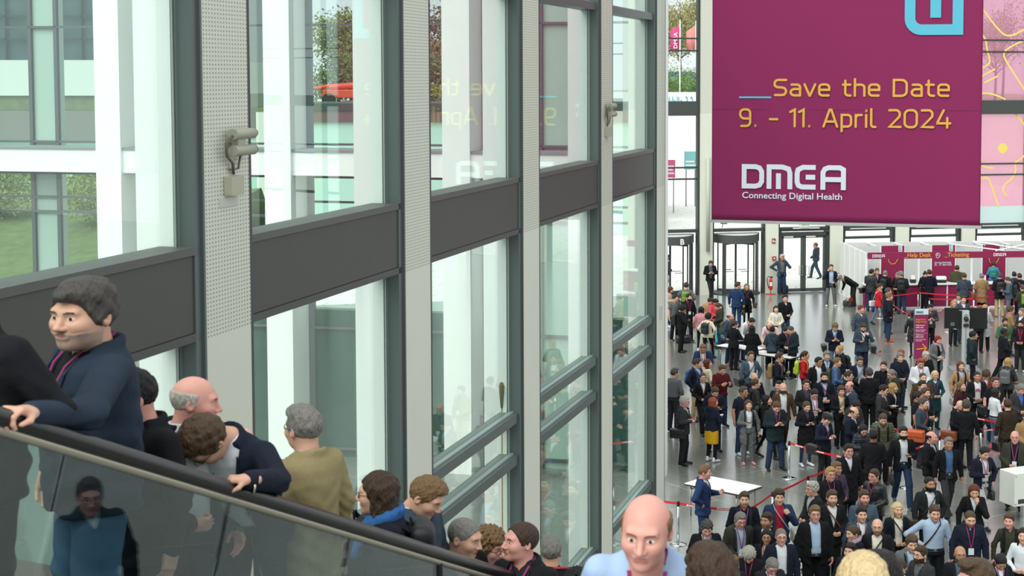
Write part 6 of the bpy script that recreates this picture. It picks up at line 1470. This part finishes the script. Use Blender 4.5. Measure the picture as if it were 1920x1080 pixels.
# ------------------------------------------------------------------ escalator in the foreground and the stairs beside it
ED = Vector((.33, 1.0, 0)); EN = Vector((-.95, .313, 0))
def rl(Y, dz=0., lat=0.):
    y = Y / .9; return Vector(((-2.62 + .33 * (y - 7)) * .9, Y, 10 - (1.53 + .4425 * (y - 7)) * .9 + dz)) + EN * lat
def step_l(Y): return 7.31 - .47 * (math.floor((Y - 4.6) / .4) * .4 + 4.8 - 7.06)
def step_r(Y): return 6.60 - .36 * (math.floor((Y - 5.0) / .4) * .4 + 5.2 - 5.9)
es = empty('escalator'); tag(es, 'escalator with black handrail and glass side in the lower left corner', 'escalator')
Ys = np.linspace(4.2, 16, 30)
hr = MB(); hr.tube([rl(y) for y in Ys], .042, 12)
hr.v = [tuple(v) for v in hr.v]; hr.build('handrail', mat('#1b1b1c', .28, spec=.5), es, True)
MB().tube([rl(y, -.05) for y in Ys], .022, 8).build('rail_track', mat('#b3ae9e', .35, metal=.6), es, True)
sl_ = (rl(8) - rl(7)).normalized(); pn_v = sl_.cross(EN).normalized()
if pn_v.z > 0: pn_v = -pn_v
Yj = np.arange(4.2, 16.1, 1.18)
for a, b in zip(Yj[:-1], Yj[1:]):
    A_, B_ = rl(a + .012, -.05), rl(b - .012, -.05); C_, D_ = B_ + pn_v * .82, A_ + pn_v * .82; t_ = EN * .012
    q = MB(); q.add([A_, B_, C_, D_, A_ + t_, B_ + t_, C_ + t_, D_ + t_], [(0, 1, 2, 3), (7, 6, 5, 4), (0, 4, 5, 1), (1, 5, 6, 2), (2, 6, 7, 3), (3, 7, 4, 0)]); q.build('balustrade_glass', GLR, es)
def slab(y0, y1, la, lb, d0, d1, f=None):
    q = MB(); vs = []
    for y in (y0, y1):
        for lat in (la, lb):
            for d in (d0, d1): p = rl(y, 0, lat); vs.append((p.x, p.y, p.z + d))
    return q.add(vs, [(0, 1, 3, 2), (4, 6, 7, 5), (0, 4, 5, 1), (2, 3, 7, 6), (1, 5, 7, 3), (0, 2, 6, 4)])
slab(4.2, 16, -.08, .12, -1.05, -.86).build('deck_skirt', mat('#9ea09c', .35, metal=.5), es)
slab(4.2, 16, 2.05, 2.35, -1.6, -.42).build('far_parapet', mat('#b9b4a8', .7), es)
slab(4.2, 16, -.05, 2.05, -1.75, -1.35).build('truss_casing', mat('#6e706c', .6), es)
def stairs(name, y0, y1, fz, edge, mt, parent=None):
    n = int((y1 - y0) / .4); o = []
    for k in range(n):
        a = y0 + k * .4; z = fz(a + .2); x0, x1 = edge(a + .2); q = MB().box((x0, a, z - .22), (x1, a + .43, z)); o.append(q.build(name, mt, parent))
    return o
stairs('step', 4.6, 15.4, step_l, lambda y: (rl(y).x - 2.1, rl(y).x - .08), mat('#5b5d5b', .45, metal=.4), es)
st = empty('staircase'); tag(st, 'wide staircase running down beside the escalator below the frame', 'stairs')
stairs('step', 4.6, 16.6, step_r, lambda y: (rl(y).x + .9, rl(y).x + 5.4), mat('#83827c', .6), st)

def stripes(c1, c2):
    m = D.materials.new('striped_knit'); m.use_nodes = True; nt = m.node_tree; b = nt.nodes['Principled BSDF']; tc = nt.nodes.new('ShaderNodeTexCoord'); sp = nt.nodes.new('ShaderNodeSeparateXYZ'); nt.links.new(tc.outputs['Object'], sp.inputs[0])
    a = nt.nodes.new('ShaderNodeMath'); a.operation = 'MULTIPLY'; a.inputs[1].default_value = 1 / .11; nt.links.new(sp.outputs[2], a.inputs[0]); f = nt.nodes.new('ShaderNodeMath'); f.operation = 'FRACT'; nt.links.new(a.outputs[0], f.inputs[0]); g = nt.nodes.new('ShaderNodeMath'); g.operation = 'GREATER_THAN'; g.inputs[1].default_value = .5; nt.links.new(f.outputs[0], g.inputs[0])
    mx = nt.nodes.new('ShaderNodeMix'); mx.data_type = 'RGBA'; mx.inputs[6].default_value = rgb(c1); mx.inputs[7].default_value = rgb(c2); nt.links.new(g.outputs[0], mx.inputs[0]); nt.links.new(mx.outputs[2], b.inputs['Base Color']); b.inputs['Roughness'].default_value = .9; return m
def big(px, py, Y, fz, face, label, custom=None, bend=0., **k):
    c = pt(px, py, Y); s_ = fz(Y); a_ = math.radians(face); h = k.pop('h', None)
    hg = h is not None
    if h is None: h = c[2] - s_
    L = .82 * (h or c[2] - s_) / 1.75 * math.sin(math.radians(bend)); zl = s_ + .001 if not hg else c[2] - h + (1 - math.cos(math.radians(bend))) * .82 * h / 1.75
    loc = (c[0] - L * math.sin(a_), c[1] + L * math.cos(a_), zl)
    if custom:
        Mi = (Matrix.Translation(Vector(loc)) @ Matrix.Rotation(a_, 4, 'Z') @ Matrix.Diagonal((h / 1.75 * WIDE * k.get('wide', 1), h / 1.75 * WIDE * k.get('wide', 1), h / 1.75, 1))).inverted(); Rb = Matrix.Rotation(math.radians(-bend), 3, 'X'); cu = {}
        for key, v in custom.items():
            if key in 'RL' and 'world' in v:
                w_ = Mi @ Vector([float(t) for t in v['world']]); w_ = Rb @ (w_ - Vector((0, 0, .93))) + Vector((0, 0, .93)); sgn = -1 if key == 'R' else 1
                hd = Rb @ (Matrix.Rotation(-a_, 3, 'Z') @ Vector(v['dir'])); pl = Rb @ (Matrix.Rotation(-a_, 3, 'Z') @ Vector(v['palm']))
                S = Vector((.175 * sgn, .015, 1.40)); w0 = w_ - hd.normalized() * .09; e = (S + w0) / 2 + Vector(v.get('el', (.05 * sgn, .05, -.12)))
                cu[key] = ((e.x * sgn, e.y, e.z), (w0.x * sgn, w0.y, w0.z), (pl.x * sgn, pl.y, pl.z), v.get('curl', 'grip'), (hd.x * sgn, hd.y, hd.z))
        custom = cu
    return person(loc, h, face, label='person ' + label, custom=custom, bend=bend, vox=k.pop('vox', .0125), hvox=k.pop('hvox', .0042), **k)
RAILD = tuple(-sl_)
big(-72, 498, 6.6, step_l, -18, 'in a black suit cut by the left frame edge ahead on the escalator', top='suit', tc='ink', bc='ink', hc='dark', fat=.5, wide=1.15, arms='down,back')
big(160, 528, 7.5, step_l, -52, 'in navy blazer and jeans resting a hand on the black handrail', top='suit', tc='#24303f', sc='ink', bc='ldenim', hair='full', hc='dgrey', beard='stubble:grey', head=(2, 28), lany='y', skin='fair', shoes='brown', fat=.4, wide=1.17,
    custom={'L': dict(world=rl(6.24, .045), dir=RAILD, palm=(0, 0, -1), el=(.05, .02, -.08)), })
p3 = big(262, 692, 8.05, step_l, -40, 'in black suit with pocket square, half hidden on the escalator', top='suit', tc='ink', sc='navy', bc='ink', hair='short', hc='black', skin='pink', head=(8, -20), h=1.8)
q = MB().box((.085, p3['fy'](.10, 1.27, .034), 1.262), (.125, p3['fy'](.10, 1.27, .024), 1.285)); q.build('pocket_square', mat('#3f6a92', .7), p3['root'])
q = MB().disc((.11, 1.36), .011, Matrix.Translation((0, p3['fy'](.11, 1.36, .034), 0)), .01); q.build('lapel_pin', mat('#c89a50', .3, metal=.8), p3['root'])
big(345, 706, 8.35, step_l, 48, 'in navy suit and white shirt turned away, bald on top, on the escalator', top='open', tc='navy', bc='navy', hair='side', hc='white', skin='pink', head=(8, 50), beard='stubble:white', custom=None, arms='low,down')
p5 = big(396, 758, 8.2, step_l, -14, 'bending over the handrail in navy suit with wristwatch and glasses', top='open', tc='navy', bc='navy', hair='full', hc='mid', skin='fair', head=(36, -26), bend=32, glasses=True, h=1.8,
    custom={'L': dict(world=rl(7.74, .05), dir=(-.75, -.35, .12), palm=(0, 0, -1), el=(.05, .04, -.14))})
o_, d_, _p = p5['hands'][1]; w_ = Vector(o_) - d_ * .115; e = empty('wristwatch', w_); ax = d_; x_ = ax.cross(Vector((0, 0, 1))).normalized(); y_ = ax.cross(x_)
MB().tube([(x_ * math.cos(t) * .036 + y_ * math.sin(t) * .030) for t in np.linspace(0, 2 * PI, 20)], .007, 6, False).build('watch_band', mat('#b9b4a0', .25, metal=1.), e, True); MB().tube([Vector((0, 0, .033)), Vector((0, 0, .043))], .018, 16).build('watch_case', mat('#d8d4c4', .2, metal=.8), e); tag(e, 'metal wristwatch on the person bending over the handrail', 'watch')
big(572, 764, 8.9, step_l, -128, 'seen from behind in a beige trench coat on the escalator', top='coat', tc='#8f835f', sc='lblue', bc='dnavy', hair='short', hc='grey', skin='fair', glasses=True, head=(0, -6), lany=None)
p7 = big(617, 872, 10.3, step_l, -100, 'in maroon and white striped sweater behind the trench coat', top='sweater', tc='maroon', bc='ink', hair='short', hc='dark', h=1.72)
for c in p7['root'].children:
    if c.name.startswith('sweater'): c.material_slots[0].material = stripes('#5a1a24', '#cfc9c2')
backpack(p7, 'ink', 'black backpack worn by person in striped sweater on the escalator')
p8 = big(716, 886, 10.1, step_l, -78, 'in navy jacket and blue scarf with backpack and swept-back long curls', top='open', tc='dnavy', bc='ink', hair='longw', hc='brown', skin='fair', glasses=True, head=(2, -14), scarf='#2f5f96', lany='y', h=1.78)
backpack(p8, 'ink', 'black backpack on the person with the blue scarf', 1.1)
big(779, 881, 10.9, step_l, 60, 'looking down with short fair brown hair behind the blue scarf', top='jacket', tc='bluegrey', bc='ink', hair='short', hc='dblond', skin='fair', head=(32, 10), h=1.8)
p10 = big(856, 968, 11.2, step_l, 42, 'in black jacket over grey shirt, close-cropped, at the foot of the glass wall', top='open', tc='ink', sc='grey', bc='ink', hair='buzz', hc='grey', skin='fair', head=(14, 26), lany='y', h=1.8)
backpack(p10, 'ink', 'black backpack on the close-cropped person in the grey shirt')
big(907, 990, 12.1, step_l, 40, 'in dark top with curly fair hair and dark round glasses', top='jacket', tc='ink', bc='ink', hair='curly', hc='dblond', skin='pink', fem=True, glasses=True, head=(12, 20), h=1.7)
big(982, 983, 11.3, step_l, -30, 'in black jacket with magenta lanyard looking up to the left', top='open', tc='ink', sc='char', bc='ink', hair='receding', hc='brown', skin='pink', head=(-6, -30), lany='y', h=1.8, fat=.3)
p = big(1033, 1010, 14.8, step_r, 175, 'seen from behind in black top with red shoulder piping', top='sweater', tc='ink', bc='ink', hair='short', hc='grey', h=1.75)
MB().tube([(-.17, .0, 1.475), (-.08, .09, 1.50), (.08, .09, 1.50), (.17, .0, 1.475)], .012, 6).build('red_piping', mat('#b3262a', .6), p['root'])
big(1134, 1052, 14.0, step_r, 20, 'in dark top with tousled blond hair just above the frame bottom', top='jacket', tc='ink', bc='ink', hair='curly', hc='blond', fem=True, h=1.65)
big(1081, 1071, 13.0, step_r, 0, 'in dark top with tight black curls just above the frame bottom', top='jacket', tc='ink', bc='ink', hair='curly', hc='black', h=1.6, skin='brown')
big(1210, 956, 6.1, step_r, -6, 'bald and close to the camera in pale blue shirt and lanyard', top='shirt', tc='#9db4d3', bc='navy', hair='side', hc='dblond', skin='pink', head=(-20, -6), bend=30, h=1.8, lany='y', vox=.011, hvox=.0035)
big(1338, 1034, 5.95, step_r, 190, 'seen from behind close up with wavy dark brown hair', top='suit', tc='navy', bc='navy', hair='wavy', hc='brown', skin='fair', vox=.012, hvox=.0035)
big(1610, 1020, 6.2, step_r, 5, 'close to the camera with bowed head and short pale fair hair', top='suit', tc='char', bc='ink', hair='short', hc='lblond', skin='pink', head=(22, 0), vox=.012, hvox=.0035)
big(1662, 1037, 8.2, step_r, -100, 'with dark hair and glasses beside the bowed fair head', top='suit', tc='ink', bc='ink', hair='full', hc='dark', skin='tan', glasses=True, head=(10, 0))
big(1838, 1044, 9.9, step_r, -70, 'with brown brushed-up hair and glasses at the bottom right', top='jacket', tc='navy', bc='ink', hair='quiff', hc='mid', skin='pink', glasses=True, head=(8, 10), h=1.8)
# ------------------------------------------------------------------ bags and cases on the floor and tables
def soft_bag(name, px, py, sz, col, label, rz=0., z=0., handles=True, kind='leather'):
    g = gp(px, py, z); r = empty(name, (g[0], g[1], z + .003), rz); tag(r, label, 'bag')
    V, F = nets(lambda X, Y, Z: smax(box3(X, Y, Z, (0, 0, sz[2]), (sz[0], sz[1], sz[2]), min(sz) * .7) + nz(X, Y, Z, 26, .012), -Z, .01), (-sz[0] - .03, -sz[1] - .03, 0), (sz[0] + .03, sz[1] + .03, sz[2] * 2 + .03), .018)
    link('bag_body', mesh_np('bag_body', V, F), r, (cmat(col, kind),))
    if handles:
        for s in (-1, 1): MB().tube([(-.09, s * .03, sz[2] * 2 - .03), (-.06, s * .03, sz[2] * 2 + .07), (.06, s * .05, sz[2] * 2 + .07), (.09, s * .03, sz[2] * 2 - .03)], .010, 6).build('bag_handle', cmat(col, kind), r, True)
        MB().tube([(sz[0] * .8, 0, .03), (sz[0] * 1.2, -.1, .012), (sz[0] * 1.6, -.05, .012)], .010, 6).build('strap_end', cmat(col, kind), r, True)
    return r
soft_bag('duffel_bag', 1281, 643, (.30, .19, .15), 'ink', 'black duffel bag on the floor behind the reader with dark rucksack', .2)
soft_bag('tote_bag', 1348, 644, (.14, .09, .24), 'turq', 'turquoise tote bag standing on the floor among the leaflet readers', .3, kind='cloth')
soft_bag('backpack', 1357, 648, (.20, .13, .14), 'ink', 'dark rucksack lying on the floor beside the turquoise tote')
soft_bag('backpack', 1338, 641, (.13, .09, .10), 'maroon', 'small dark red bag on the floor left of the turquoise tote', kind='cloth')
soft_bag('backpack', 1471, 551, (.17, .13, .20), 'ink', 'black rucksack on the floor at the feet beside the glass door')
soft_bag('briefcase', 1589, 575, (.20, .08, .14), 'dolive', 'dark olive bag on the floor by the bent dark suit')
soft_bag('tote_bag', 1598, 574, (.15, .08, .19), 'red', 'bright red bag on the floor by the bent dark suit')
soft_bag('holdall', 1474, 655, (.28, .16, .16), 'ink', 'black holdall on the table under the two bowed people', .1, .75)
soft_bag('backpack', 1481, 689, (.22, .14, .12), 'ink', 'black rucksack on the floor under the table end', .2)
soft_bag('backpack', 1499, 690, (.18, .12, .11), 'char', 'dark grey bag on the floor below the lime rucksack', .6)
g = gp(1643, 662); r = empty('rolling_suitcase', g, math.radians(20)); tag(r, 'silver ribbed suitcase tilted beside the suit wearer reading a phone', 'suitcase'); SV = mat('#b9bcbd', .3, metal=.7)
T_ = Matrix.Rotation(math.radians(-24), 4, 'Y') @ Matrix.Translation((0, 0, .03))
def tb(mb): mb.v = [tuple(T_ @ Vector(v)) for v in mb.v]; return mb
tb(MB().box((-.12, -.20, .03), (.12, .20, .58))).build('shell', SV, r, bevel=.03)
q = MB()
for k in range(7): y = -.17 + .056 * k; q.box((-.127, y, .06), (.127, y + .022, .55))
tb(q).build('ribs', mat('#a4a8a9', .3, metal=.7), r)
for y in (-.15, .15): tb(MB().tube([(.09, y - .02, .02), (.09, y + .02, .02)], .035, 12)).build('wheel', mat('#1d1e20', .5), r)
tb(MB().tube([(-.08, -.08, .58), (-.08, -.08, .95), (-.08, .08, .95), (-.08, .08, .58)], .010, 8)).build('pull_handle', mat('#8e9293', .3, metal=.8), r, True)
